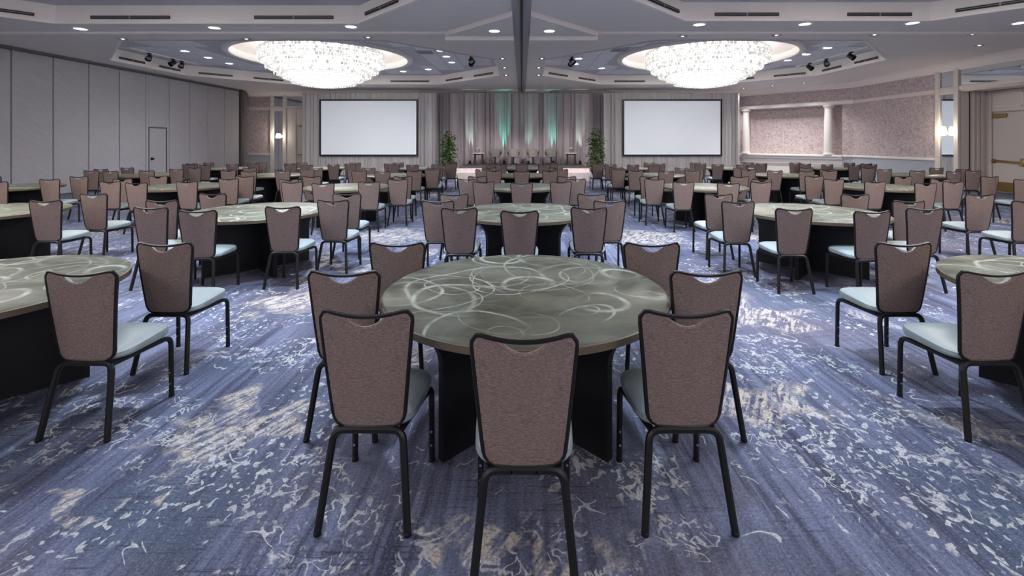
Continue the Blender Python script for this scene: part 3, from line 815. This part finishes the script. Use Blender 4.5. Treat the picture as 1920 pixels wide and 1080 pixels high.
# rows of the same downlights continue over the front tables
for i, (x, y) in enumerate([(-10, 9.0), (-4.5, 9.0), (-11.5, 4.5), (-3.0, 4.5), (3.2, 4.5), (10.6, 4.5), (4.2, 9.0), (9.0, 9.0)]):
    downlight((x, y, ZC - 0.0), 'downlight above the front tables, %s of the near coffers' % ORD[i], 'downlights in the near coffers', True, DOWN * 1.6)
for i, (x, y) in enumerate([(-1.9, 4.6), (-1.9, 7.6), (1.95, 4.6), (1.95, 7.6), (-3.5, 6.2), (3.2, 6.2)]):  # unseen cool spots, added to brighten the aisle carpet
    r = downlight((x, y, ZC - 0.0), 'unseen cool white downlight added over the aisles, %s one' % ORD[i], 'unseen downlights added over the aisles', True)
    spot(r, 480, 84, (0.72, 0.84, 1.0))
for i, (x, y) in enumerate([(-11.5, -2.0), (-3.0, -2.0), (3.0, -2.0), (10.6, -2.0), (-11.5, -5.0), (-3.0, -5.0), (3.0, -5.0), (10.6, -5.0), (-10.0, -8.0), (-4.5, -8.0), (4.2, -8.0), (9.0, -8.0)]):  # unseen wide spots behind the camera, added as fill for the chair backs
    downlight((x, y, ZC - 0.0), 'unseen downlight added behind the camera, %s one' % ORD[i], 'unseen downlights added behind the camera', True, DOWN * 1.9, 150)

# track heads and vents in the far coffers
def track(x, y0, y1, heads, label):
    r = thing('track_light', label, 'track light', (x, 0, ZC - 0.02), 0, 'track lights at the coffer sides')
    MB().box(-0.018, 0.018, y0, y1, -0.03, 0.02).build('rail', 'fascia', r)
    for hy, ax, az in heads:
        MB().tube([(0, hy, -0.03), (0, hy, -0.15)], 0.014).bbox(-0.05, 0.05, hy - 0.06, hy + 0.06, -0.07, -0.03, 0.01).build('stem', 'blackmetal', r)
        h = MB().lathe([(0.05, -0.12), (0.075, -0.10), (0.085, 0.02), (0.10, 0.12), (0.09, 0.12), (0.075, 0.03)], 14, cap0=True).build('head', 'blackmetal', r, True, (0, hy, -0.19))
        h.rotation_euler = (ax, 0, az)
        MB().lathe([(0.001, 0.05), (0.078, 0.05)], 12).build('lamp_face', 'chrome', h)
for nm, x, ys, lab in (('a', -13.05, (16.2, 17.3, 17.75), 'black track heads at the left side of far left coffer'), ('b', -1.85, (16.9, 17.3), 'black track heads beside the centre in far left coffer'),
                       ('c', 1.85, (16.9, 17.3), 'black track heads beside the centre in far right coffer'), ('d', 11.4, (16.0, 17.3, 18.3), 'black track heads at the right side of far right coffer')):
    track(x, min(ys) - 0.8, max(ys) + 0.9, [(y, 2.2, 0.4 * (-1) ** k) for k, y in enumerate(ys)], lab)
for tx_ in (-1.85, 1.85):
    for ty_, ax_ in ((16.9, -0.8), (17.3, 0.8)):
        ld = bpy.data.lights.new('track_beam', 'SPOT'); ld.energy = 420; ld.color = (1.0, 0.90, 0.86); ld.spot_size = math.radians(48); ld.spot_blend = 0.6; ld.shadow_soft_size = 0.08
        lo = link('track_beam', ld, None, (tx_, ty_ + 0.1, ZC - 0.36))
        lo.rotation_euler = (Vector((ax_ * 2.0 * (1 if tx_ < 0 else -1) * 1.0, 22.0, 0.6)) - lo.location).to_track_quat('-Z', 'Y').to_euler()
for i, (x, y) in enumerate(((-3.4, 16.2), (3.35, 15.8))):
    v = thing('ceiling_vent', ('square grey return grille among far left coffer tiles', 'square grey return grille among far right coffer tiles')[i], 'air vent', (x, y, ZC - 0.02), 0, 'return grilles in the coffers')
    MB().box(-0.3, 0.3, -0.3, 0.3, -0.012, 0.0).build('plate', 'grid', v)
    for k in range(7):
        MB().box(-0.27, 0.27, -0.26 + k * .08, -0.23 + k * .08, -0.02, -0.010).build('slat', 'seam', v)

# ------------------------------------------------------------------ drapes, screens, stage
def pleat(name, x0, x1, z0, z1, y, amp, wl, mat, label, seed=0, group=None, taper=0.0, cat='drape'):
    rr = random.Random(seed)
    L = x1 - x0
    n = max(8, int(L / wl * 8))
    xs = [x0 + L * i / n for i in range(n + 1)]
    ph = 0.0; off = []
    for i in range(n + 1):
        ph += (L / n) / wl * 2 * PI * (1 + 0.35 * math.sin(i * 0.37 + seed))
        off.append((math.sin(ph), amp * (0.75 + 0.45 * math.sin(i * 0.21 + seed * 2.1))))
    zs = [z0, z0 + (z1 - z0) * 0.35, z0 + (z1 - z0) * 0.8, z1]
    ks = [1.25, 1.1, 0.95, 0.75]
    loops = [[(xs[i] + taper * 0, y - k * off[i][1] * off[i][0], z) for i in range(n + 1)] for z, k in zip(zs, ks)]
    mbx = MB().loft(loops, closed=False)
    # hem and heading give the cloth thickness
    mbx.loft([[(x, yy + 0.02, z) for x, yy, z in l] for l in loops], closed=False)
    mbx.loft([loops[-1], [(x, yy + 0.02, z) for x, yy, z in loops[-1]]], closed=False)
    mbx.loft([loops[0], [(x, yy + 0.02, z) for x, yy, z in loops[0]]], closed=False)
    o = mbx.build(name, mat, None, True, label=label, category=cat)
    if group:
        o['group'] = group
    return o
YS = 23.3     # plane of the screens
def X_(px, y=YS):
    return (px - VX) / F * y
def Z_(py, y=YS):
    return HC + (VY - py) / F * y
for sd, (a, b, c, d) in (('left', (567, 600, 784, 818)), ('right', (1132, 1167, 1353, 1388))):
    ztop, zb, zt = Z_(174), Z_(292.5), Z_(186.5)
    pleat('drape', X_(a), X_(b), 0.02, ztop, YS + 0.05, 0.06, 0.20, 'drape', 'grey pleated drape at left edge of the %s projection screen' % sd, 1 if sd == 'left' else 2, 'drapes around the screens')
    pleat('drape', X_(c), X_(d), 0.02, ztop, YS + 0.05, 0.06, 0.20, 'drape', 'grey pleated drape at right edge of the %s projection screen' % sd, 3 if sd == 'left' else 4, 'drapes around the screens')
    pleat('valance', X_(b), X_(c), zt + 0.0, ztop, YS + 0.06, 0.035, 0.26, 'drape', 'short pleated valance above the %s projection screen' % sd, 5, 'screen valances')
    pleat('screen_skirt', X_(b), X_(c), 0.02, zb, YS + 0.06, 0.035, 0.15, 'drape', 'pleated skirt hanging below the %s projection screen' % sd, 6 if sd == 'left' else 7, 'screen skirts')
    r = thing('projection_screen', 'blank white %s projection screen in black frame' % sd, 'screen', ((X_(b) + X_(c)) / 2, YS - 0.05, 0), 0, 'projection screens')
    hw = (X_(c) - X_(b)) / 2
    MB().box(-hw + .06, hw - .06, -0.01, 0.01, zb + .06, zt - .06).build('screen_surface', 'screen', r)
    for q in ((-hw, -hw + .08, zb, zt), (hw - .08, hw, zb, zt)):
        MB().bbox(q[0], q[1], -0.03, 0.03, q[2], q[3], 0.01).build('frame_side', 'blackmetal', r)
    for q in ((zb, zb + .075), (zt - .075, zt)):
        MB().bbox(-hw + .08, hw - .08, -0.03, 0.03, q[0], q[1], 0.01).build('frame_rail', 'blackmetal', r)
# mauve backdrop behind the stage in panels
YC = 24.15
bx = [817, 872, 915, 957, 1000, 1044, 1088, 1134]
for i in range(7):
    pleat('backdrop_drape', X_(bx[i], YC), X_(bx[i + 1], YC), 0.02, Z_(175, YC), YC, 0.07, 0.19, 'drapedark',
          'tall mauve grey backdrop drape behind the stage, %s panel from the left' % ORD[i], 10 + i, 'backdrop drapes behind the stage')

stage = thing('stage', 'low two tier stage with pale pleated skirt and dark deck', 'stage', (0, 0, 0))
MB().bbox(-2.85, 3.0, 20.45, 24.0, 0.5, 0.56, 0.01).build('deck', 'stagetop', stage)
MB().bbox(-2.85, 3.0, 19.9, 20.47, 0.33, 0.38, 0.01).build('step_deck', 'skirt', stage)
def skirt(pts, z0, z1, wl, amp):
    out = []
    for (x0, y0), (x1, y1) in zip(pts, pts[1:]):
        L = math.hypot(x1 - x0, y1 - y0); n = int(L / wl * 6)
        nx, ny = -(y1 - y0) / L, (x1 - x0) / L
        for i in range(n + 1):
            f = i / n; o_ = amp * math.sin(f * L / wl * 2 * PI)
            out.append((x0 + (x1 - x0) * f + nx * o_, y0 + (y1 - y0) * f + ny * o_))
    return MB().loft([[(x, y, z0) for x, y in out], [(x, y, z1) for x, y in out]], closed=False)
skirt([(-2.85, 24.0), (-2.85, 20.43), (3.0, 20.43), (3.0, 24.0)], 0.36, 0.53, 0.10, 0.012).build('stage_skirt', 'skirt', stage, True)
skirt([(-2.85, 20.43), (-2.85, 19.88), (3.0, 19.88), (3.0, 20.43)], 0.0, 0.35, 0.10, 0.010).build('step_skirt', 'skirt', stage, True)

# swivel tub chairs on the stage
def tub(name):
    r = thing(name, '', 'chair', (0, 0, 0), 0, 'swivel armchairs on the stage')
    ob, ib = [], []
    n = 15
    def ring(z, rad, thick, top):
        lo = []
        for i in range(n):
            a = math.radians(-35 + 250 * i / (n - 1))          # open towards -y (the audience)
            e = abs(i - (n - 1) / 2) / ((n - 1) / 2)
            zz = z if not top else z - 0.16 * e ** 1.8
            lo.append((rad * math.cos(a) * 1.05, rad * math.sin(a) * 0.92, zz))
        return lo
    o1 = [ring(0.40, 0.22, 0, False), ring(0.52, 0.29, 0, False), ring(0.66, 0.315, 0, True), ring(0.80, 0.32, 0, True)]
    i1 = [ring(0.81, 0.285, 0, True), ring(0.66, 0.265, 0, True), ring(0.44, 0.22, 0, False)]
    MB().loft(o1 + i1, closed=False).build('shell', 'tub', r, True)
    MB().lathe([(0.001, 0.37), (0.20, 0.38), (0.25, 0.41), (0.255, 0.45), (0.22, 0.475), (0.001, 0.48)], 20, (0, -0.03, 0)).build('seat_cushion', 'tub', r, True)
    MB().tube([(0, 0, 0.04), (0, 0, 0.38)], 0.03, 10).build('post', 'blackmetal', r, True)
    for k in range(4):
        a = PI / 4 + k * PI / 2
        MB().tube([(0, 0, 0.07), (0.14 * math.cos(a), 0.14 * math.sin(a), 0.05), (0.28 * math.cos(a), 0.28 * math.sin(a), 0.018)], [0.022, 0.018, 0.013]).build('base_arm', 'blackmetal', r, True)
    return r
t0_ = tub('swivel_armchair')
for i, px in enumerate((928.5, 963, 999, 1033.5)):
    o = t0_ if i == 0 else copy_tree(t0_)
    o.location = (X_(px, 23.05), 23.05, 0.56)
    o['label'] = 'grey upholstered swivel armchair on stage, %s from the left' % ORD[i]
    o.rotation_euler = (0, 0, (0.12, -0.05, 0.06, -0.1)[i])

def side_table(x, y, i):
    r = thing('side_table', 'small white topped table with dark legs at %s end of the stage' % ('left', 'right')[i], 'table', (x, y, 0.562), 0, 'side tables on the stage')
    MB().lathe([(0.001, 0.55), (0.31, 0.55), (0.32, 0.56), (0.32, 0.585), (0.31, 0.595), (0.001, 0.595)], 24).build('table_top', 'stone', r, True)
    for a in (0.7, 2.4, 3.9, 5.5):
        MB().tube([(0.25 * math.cos(a), 0.25 * math.sin(a), 0.55), (0.27 * math.cos(a), 0.27 * math.sin(a), 0.0)], 0.03, 8).build('leg', 'darkwood', r)
    MB().lathe([(0.2, 0.50), (0.26, 0.50), (0.26, 0.55), (0.2, 0.55)], 20).build('apron', 'darkwood', r)
    v = thing('flower_vase', 'small vase of cream flowers on the %s stage table' % ('left', 'right')[i], 'vase', (x, y, 1.159), 0, 'flower vases on the stage')
    MB().lathe([(0.001, 0.0), (0.04, 0.0), (0.055, 0.03), (0.045, 0.10), (0.05, 0.125)], 14).build('vase', 'glass', v, True)
    rr = random.Random(40 + i)
    for k in range(9):
        a = rr.uniform(0, 6.28); q = rr.uniform(0.02, 0.12); z = 0.24 - q * 0.5
        px_, py_ = q * math.cos(a), q * math.sin(a)
        MB().tube([(0, 0, 0.03), (px_ * .5, py_ * .5, 0.14), (px_, py_, z)], 0.004, 4).build('stem', 'leaf', v)
        fb = MB()
        for j in range(6):
            b = 2 * PI * j / 6
            e1 = Vector((math.cos(b), math.sin(b), 0.5)) * 0.05
            sd = Vector((-math.sin(b), math.cos(b), 0)) * 0.02
            c0 = Vector((px_, py_, z))
            fb.add([c0, c0 + e1 * .6 + sd, c0 + e1, c0 + e1 * .6 - sd], [(0, 1, 2, 3)])
        octa(fb, px_, py_, z + 0.02, 0.03, 0.03, a)
        fb.build('flower', 'petal', v)
side_table(X_(897.5, 23.1), 23.1, 0)
side_table(X_(1071, 23.1), 23.1, 1)

# potted trees at the stage ends
def potted(x, y, h, seed, label):
    rr = random.Random(seed)
    r = thing('potted_tree', label, 'plant', (x, y, 0), 0, 'potted trees beside the stage')
    MB().lathe([(0.001, 0.0), (0.19, 0.0), (0.20, 0.03), (0.26, 0.36), (0.285, 0.37), (0.285, 0.42), (0.25, 0.42), (0.245, 0.38), (0.001, 0.37)], 24).build('pot', 'pot', r, True)
    MB().lathe([(0.001, 0.385), (0.243, 0.385)], 20).build('soil', 'soil', r)
    lf = MB()
    for k in range(6):
        a = 2 * PI * k / 6 + rr.uniform(-.3, .3)
        top = h * rr.uniform(0.72, 1.0); q = rr.uniform(0.08, 0.32) * (1.35 - top / h * 0.8)
        pts = [(0.08 * math.cos(a), 0.08 * math.sin(a), 0.38), (q * .5 * math.cos(a), q * .5 * math.sin(a), top * .55), (q * math.cos(a), q * math.sin(a), top * .97)]
        MB().tube(pts, [0.016, 0.011, 0.005], 5).build('stem', 'bark', r, True)
        for j in range(135):
            f = rr.uniform(0.22, 1.0)
            z = f * top
            u = max(0.0, (z - 0.38) / (top * .97 - 0.38)) if z > .38 else 0
            base = Vector(pts[0]).lerp(Vector(pts[1]), min(1, u * 2)) if u < .5 else Vector(pts[1]).lerp(Vector(pts[2]), (u - .5) * 2)
            b = rr.uniform(0, 6.28)
            out = rr.uniform(0.05, 0.36) * (1.15 - 0.75 * (z / h) ** 2)
            c0 = base + Vector((math.cos(b) * out, math.sin(b) * out, rr.uniform(-.05, .10)))
            l = rr.uniform(0.11, 0.21); wd = l * 0.26
            dv = Vector((math.cos(b + rr.uniform(-.9, .9)), math.sin(b + rr.uniform(-.9, .9)), rr.uniform(-1.1, 0.35))).normalized()
            sv = dv.cross(Vector((rr.uniform(-.4, .4), rr.uniform(-.4, .4), 1))).normalized() * wd
            up = sv.cross(dv).normalized() * wd * 0.4
            lf.add([c0, c0 + dv * l * .45 + sv - up * 0, c0 + dv * l, c0 + dv * l * .45 - sv, c0 + dv * l * .5 - up], [(0, 1, 4), (1, 2, 4), (2, 3, 4), (3, 0, 4)])
    lf.build('foliage', 'leaf', r, kind='stuff')
potted(X_(841, 22.2), 22.2, 2.28, 3, 'leafy green potted tree at left end of the stage')
potted(X_(1118, 22.2), 22.2, 2.34, 8, 'leafy green potted tree in terracotta pot at right end of the stage')

# uplights on the stage floor against the backdrop
for i, (px, col, pw) in enumerate(((881, (0.72, 1.0, 0.90), 250), (945, (0.14, 1.0, 0.72), 360), (991, (0.50, 1.0, 0.85), 150), (1037, (0.16, 1.0, 0.75), 280), (1088, (0.76, 1.0, 0.85), 250))):
    y = 23.82
    r = thing('stage_uplight', 'small black uplight on stage floor at the backdrop, %s from the left' % ORD[i], 'stage light', (X_(px, y), y, 0.56), 0, 'uplights behind the stage chairs')
    MB().lathe([(0.05, 0.05), (0.06, 0.06), (0.065, 0.17), (0.058, 0.17), (0.05, 0.13)], 14, cap0=True).build('can', 'blackmetal', r, True)
    MB().bbox(-0.08, 0.08, -0.05, 0.05, 0.0, 0.05, 0.01).build('foot', 'blackmetal', r)
    MB().lathe([(0.001, 0.14), (0.05, 0.14)], 12).build('lens', 'lensdim', r)
    ld = bpy.data.lights.new('uplight_beam', 'SPOT'); ld.energy = pw; ld.color = col; ld.spot_size = math.radians(24); ld.spot_blend = 1.0; ld.shadow_soft_size = 0.03
    lo = link('uplight_beam', ld, r, (0, 0, 0.18))
    lo.rotation_euler = (PI - 0.185, 0, 0)

# ------------------------------------------------------------------ tables
R_T = 0.845
top_m = MB().lathe([(0.001, 0.714), (R_T - 0.02, 0.714), (R_T - 0.004, 0.724), (R_T - 0.004, 0.756), (R_T - 0.012, 0.762), (0.001, 0.762)], 72).mesh('table_top', 'top', True)
edge_m = MB().lathe([(R_T - 0.004, 0.716), (R_T + 0.003, 0.719), (R_T + 0.003, 0.753), (R_T - 0.004, 0.757)], 72).mesh('edge_band', 'edge', True)
def panel_mesh():
    prof = [(0.62, 0.0), (0.62, 0.50), (0.63, 0.55), (0.655, 0.60), (0.69, 0.645), (0.74, 0.685), (0.77, 0.712)]
    mbx = MB()
    front = [(-r, z) for r, z in prof] + [(r, z) for r, z in reversed(prof)]
    for i in range(len(prof) - 1):
        (r0, z0), (r1, z1) = prof[i], prof[i + 1]
        mbx.add([(-r0, -.022, z0), (r0, -.022, z0), (r1, -.022, z1), (-r1, -.022, z1), (-r0, .022, z0), (r0, .022, z0), (r1, .022, z1), (-r1, .022, z1)],
                [(0, 1, 2, 3), (7, 6, 5, 4), (1, 5, 6, 2), (4, 0, 3, 7)])
    return mbx.mesh('base_panel', 'tablebase')
pan_m = panel_mesh()

# ------------------------------------------------------------------ banquet chair meshes (origin: floor below the back)
def arc_pts(pts, r, n=4):
    """polyline with rounded corners"""
    out = [Vector(pts[0])]
    for i in range(1, len(pts) - 1):
        a, b, c = Vector(pts[i - 1]), Vector(pts[i]), Vector(pts[i + 1])
        u = (a - b).normalized(); v = (c - b).normalized()
        q = min(r, (a - b).length * .45, (c - b).length * .45)
        p0, p1 = b + u * q, b + v * q
        for k in range(n + 1):
            f = k / n
            out.append(p0.lerp(b, f).lerp(b.lerp(p1, f), f))
    out.append(Vector(pts[-1]))
    return out

ZB, ZT = 0.415, 0.925
def halfw(f):                   # half width of the back at height fraction f
    hw = 0.150 + 0.050 * f
    if f < 0.10:                # rounded bottom corners
        q = 1 - f / 0.10
        hw -= 0.042 * (1 - math.sqrt(max(0, 1 - q * q)))
    return hw
def backy(x, z):                # lean and wrap of the back
    f = (z - ZB) / (ZT - ZB)
    return 0.065 - 0.075 * f + 0.02 * f * f + 0.030 * (x / 0.2) ** 2
def topz(u, scoop):             # top edge; ears at |u| ~ 0.85
    e = abs(u)
    q = min(1.0, e / 0.60)
    z = ZT - scoop * (1 - q * q) ** 1.25
    if e > 0.82:
        q = (e - 0.82) / 0.18
        z -= 0.028 * (1 - math.sqrt(max(0, 1 - q * q)))
    return z
NU, NV = 30, 14
us = [-1 + 2 * i / NU for i in range(NU + 1)]
def grid(yoff, scoop, inset):
    rows_ = []
    for j in range(NV + 1):
        f = (j / NV)
        f = f ** 1.0 if j > 2 else (0, 0.025, 0.07)[j]
        line = []
        for u in us:
            zt = topz(u, scoop) - inset
            z = ZB + inset + f * (zt - ZB - inset)
            fz = (z - ZB) / (ZT - ZB)
            x = u * (halfw(max(0.0, min(1, fz))) - inset)
            line.append((x, backy(x, z) + yoff, z))
        rows_.append(line)
    return rows_
def panel_back():
    a = grid(0.0, 0.062, 0.004); b = grid(0.012, 0.062, 0.004)
    m = MB().loft(a, closed=False)
    m.loft(b, closed=False)
    m.loft([a[0], b[0]], closed=False); m.loft([a[-1], b[-1]], closed=False)
    m.loft([[r[0] for r in a], [r[0] for r in b]], closed=False); m.loft([[r[-1] for r in a], [r[-1] for r in b]], closed=False)
    return m
ch_back = panel_back().mesh('back_panel', 'fabric', True)
a = grid(0.012, 0.062, 0.010); b = grid(0.045, 0.070, 0.026)
cm = MB().loft(b, closed=False)
cm.loft([a[0], b[0]], closed=False); cm.loft([a[-1], b[-1]], closed=False)
cm.loft([[r[0] for r in a], [r[0] for r in b]], closed=False); cm.loft([[r[-1] for r in a], [r[-1] for r in b]], closed=False)
ch_cush = cm.mesh('back_cushion', 'seat', True)
# edge trim tube with the shallow top rail that leaves the hand hole
loop = []
for i in range(0, 9):
    u = -1 + 2 * i / 8
    x = u * halfw(0.0); loop.append((x, backy(x, ZB) + 0.006, ZB - 0.002))
for f in (0.02, 0.05, 0.1, 0.25, 0.5, 0.75, 0.9):
    z = ZB + f * (ZT - ZB); x = halfw(f); loop.append((x + 0.003, backy(x, z) + 0.006, z))
for i in range(0, 21):
    u = 1 - 2 * i / 20
    z = topz(u, 0.0) + 0.004 - 0.020 * (1 - min(1, abs(u) / 0.85) ** 2); x = u * halfw((z - ZB) / (ZT - ZB)); loop.append((x, backy(x, z) + 0.006, z))
for f in (0.9, 0.75, 0.5, 0.25, 0.1, 0.05, 0.02):
    z = ZB + f * (ZT - ZB); x = -halfw(f); loop.append((x - 0.003, backy(x, z) + 0.006, z))
ch_trim = MB().tube(loop, 0.0095, 6, closed=True).mesh('back_trim', 'blackmetal', True)
# lip of the hand hole
lip = [(u * halfw((topz(u, .062) - ZB) / (ZT - ZB)), 0, 0) for u in us]
lip = [(u * halfw(1) * 0.99, backy(u * .2, topz(u, .062)) + 0.008, topz(u, 0.062) - 0.004) for u in [-.62 + 1.24 * i / 14 for i in range(15)]]
ch_lip = MB().tube(lip, 0.009, 6).mesh('hand_hole_lip', 'fabric', True)
# seat cushion
def seat_loop(z, k, front=0.0):
    out = []
    for i in range(36):
        a = 2 * PI * i / 36
        ca, sa = math.cos(a), math.sin(a)
        sx = math.copysign(abs(ca) ** 0.45, ca); sy = math.copysign(abs(sa) ** 0.45, sa)
        yy = 0.275 + (0.205 - k) * sy
        xx = (0.205 + 0.012 * sy - k) * sx
        out.append((xx, yy, z + 0.014 * sy * (1 if z > .42 else 0.3)))
    return out
ch_seat = MB().loft([seat_loop(0.405, 0.030), seat_loop(0.415, 0.006), seat_loop(0.435, 0.0), seat_loop(0.455, 0.006), seat_loop(0.467, 0.028), seat_loop(0.472, 0.08), seat_loop(0.474, 0.15)], True, True).mesh('seat', 'seat', True)
ch_pan = MB().loft([[(x, y, z) for x, y, z in seat_loop(0.388, 0.05)], [(x, y, z) for x, y, z in seat_loop(0.405, 0.035)]], True, True).mesh('seat_pan', 'blackmetal')
def rear_leg(s):
    return MB().tube(arc_pts([(s * 0.045, 0.072, 0.398), (s * 0.150, 0.072, 0.396), (s * 0.190, -0.004, 0.006)], 0.075, 6), 0.0165, 8).mesh('leg', 'blackmetal', True)
def front_leg(s):
    return MB().tube(arc_pts([(s * 0.135, 0.085, 0.385), (s * 0.198, 0.448, 0.392), (s * 0.200, 0.452, 0.006)], 0.055, 6), 0.0150, 8).mesh('leg', 'blackmetal', True)
ch_legs = [rear_leg(-1), rear_leg(1), front_leg(-1), front_leg(1)]
ch_bar = MB().tube([(-0.05, 0.072, 0.398), (0.05, 0.072, 0.398)], 0.0165, 8).mesh('rear_bar', 'blackmetal', True)
scr = MB()
ch_screw = MB().lathe([(0.006, 0), (0.006, 0.004), (0.001, 0.005)], 8, cap0=True).mesh('screw', 'chrome', True)
GL = MB().lathe([(0.0165, 0.0), (0.0172, 0.004), (0.0172, 0.014), (0.015, 0.016)], 10, cap0=True, cap1=True).mesh('glide', 'blackmetal', True)

def chair(x, y, rz, label, near):
    r = thing('banquet_chair', label, 'chair', (x, y, 0), rz, 'banquet chairs at the round tables')
    bp = link('back_panel', ch_back, r)
    link('hand_hole_lip', ch_lip, bp)
    link('back_cushion', ch_cush, r)
    link('back_trim', ch_trim, r)
    link('seat', ch_seat, r)
    link('seat_pan', ch_pan, r)
    link('rear_bar', ch_bar, r)
    for k, m_ in enumerate(ch_legs):
        lg = link('leg', m_, r)
        s = -1 if k % 2 == 0 else 1
        if near:
            link('glide', GL, lg, (s * (0.190 if k < 2 else 0.200), -0.004 if k < 2 else 0.452, 0.0))
            if k > 1:
                for z in (0.09, 0.16):
                    sc_ = link('screw', ch_screw, lg, (s * 0.200, 0.452 - 0.0145, z))
                    sc_.rotation_euler = (PI / 2, 0, 0)
    return r

rows_y = [2.84, 6.02, 9.5, 12.95, 16.45]
colx = {-3: -10.5, -2: -7.0, -1: -3.5, 0: 0.02, 1: 3.68, 2: 7.35, 3: 11.05}
row_n = ['front row', 'second row', 'third row', 'fourth row', 'fifth row']
col_n = {-3: 'outermost left', -2: 'second left', -1: 'inner left', 0: 'middle', 1: 'inner right', 2: 'second right', 3: 'outermost right'}
spots = [(-0.01, -1.14, 'in front of'), (-0.69, -0.89, 'at front left of'), (0.69, -0.89, 'at front right of'), (-1.02, -0.28, 'left of'), (1.02, -0.28, 'right of'),
         (-0.92, 0.46, 'at far left of'), (0.92, 0.46, 'at far right of')]
def in_frame(x, y, z0, z1, rad):
    if y < 0.6:
        return False
    x0 = VX + F * (x - rad) / y; x1 = VX + F * (x + rad) / y
    return x1 > 4 and x0 < 1916 and VY + F * (HC - z1) / y < 1080
rj = random.Random(21)
for ri, ty in enumerate(rows_y):
    for ck, tx in colx.items():
        jx, jy = (rj.uniform(-.08, .08), rj.uniform(-.08, .08)) if ri > 0 and ck != 0 else (0, 0)
        if in_frame(tx + jx, ty + jy, 0, 0.76, R_T):
            r = thing('round_table', 'round banquet table with grey green swirled top, %s table in the %s' % (col_n[ck], row_n[ri]), 'table', (tx + jx, ty + jy, 0), 0, 'round banquet tables')
            tp = link('table_top', top_m, r)
            link('edge_band', edge_m, tp)
            for k in range(2):
                link('base_panel', pan_m, r, (0, 0, 0), PI / 4 + k * PI / 2)
        for si, (sx, sy, ph) in enumerate(spots):
            ex = 1.0 if ri == 0 else 1.03
            cx_ = tx + jx + sx * ex + math.copysign(rj.uniform(-.01, .04), sx) * (ri > 0); cy_ = ty + jy + sy * ex + rj.uniform(-.04, .04) * (ri > 0)
            rz = rj.uniform(-.05, .05) if ri else rj.uniform(-.02, .02)
            if not in_frame(cx_, cy_ + 0.2, 0, 0.93, 0.24):
                continue
            chair(cx_, cy_, rz, 'brown banquet chair %s the %s table in the %s' % (ph, col_n[ck], row_n[ri]), ri == 0)
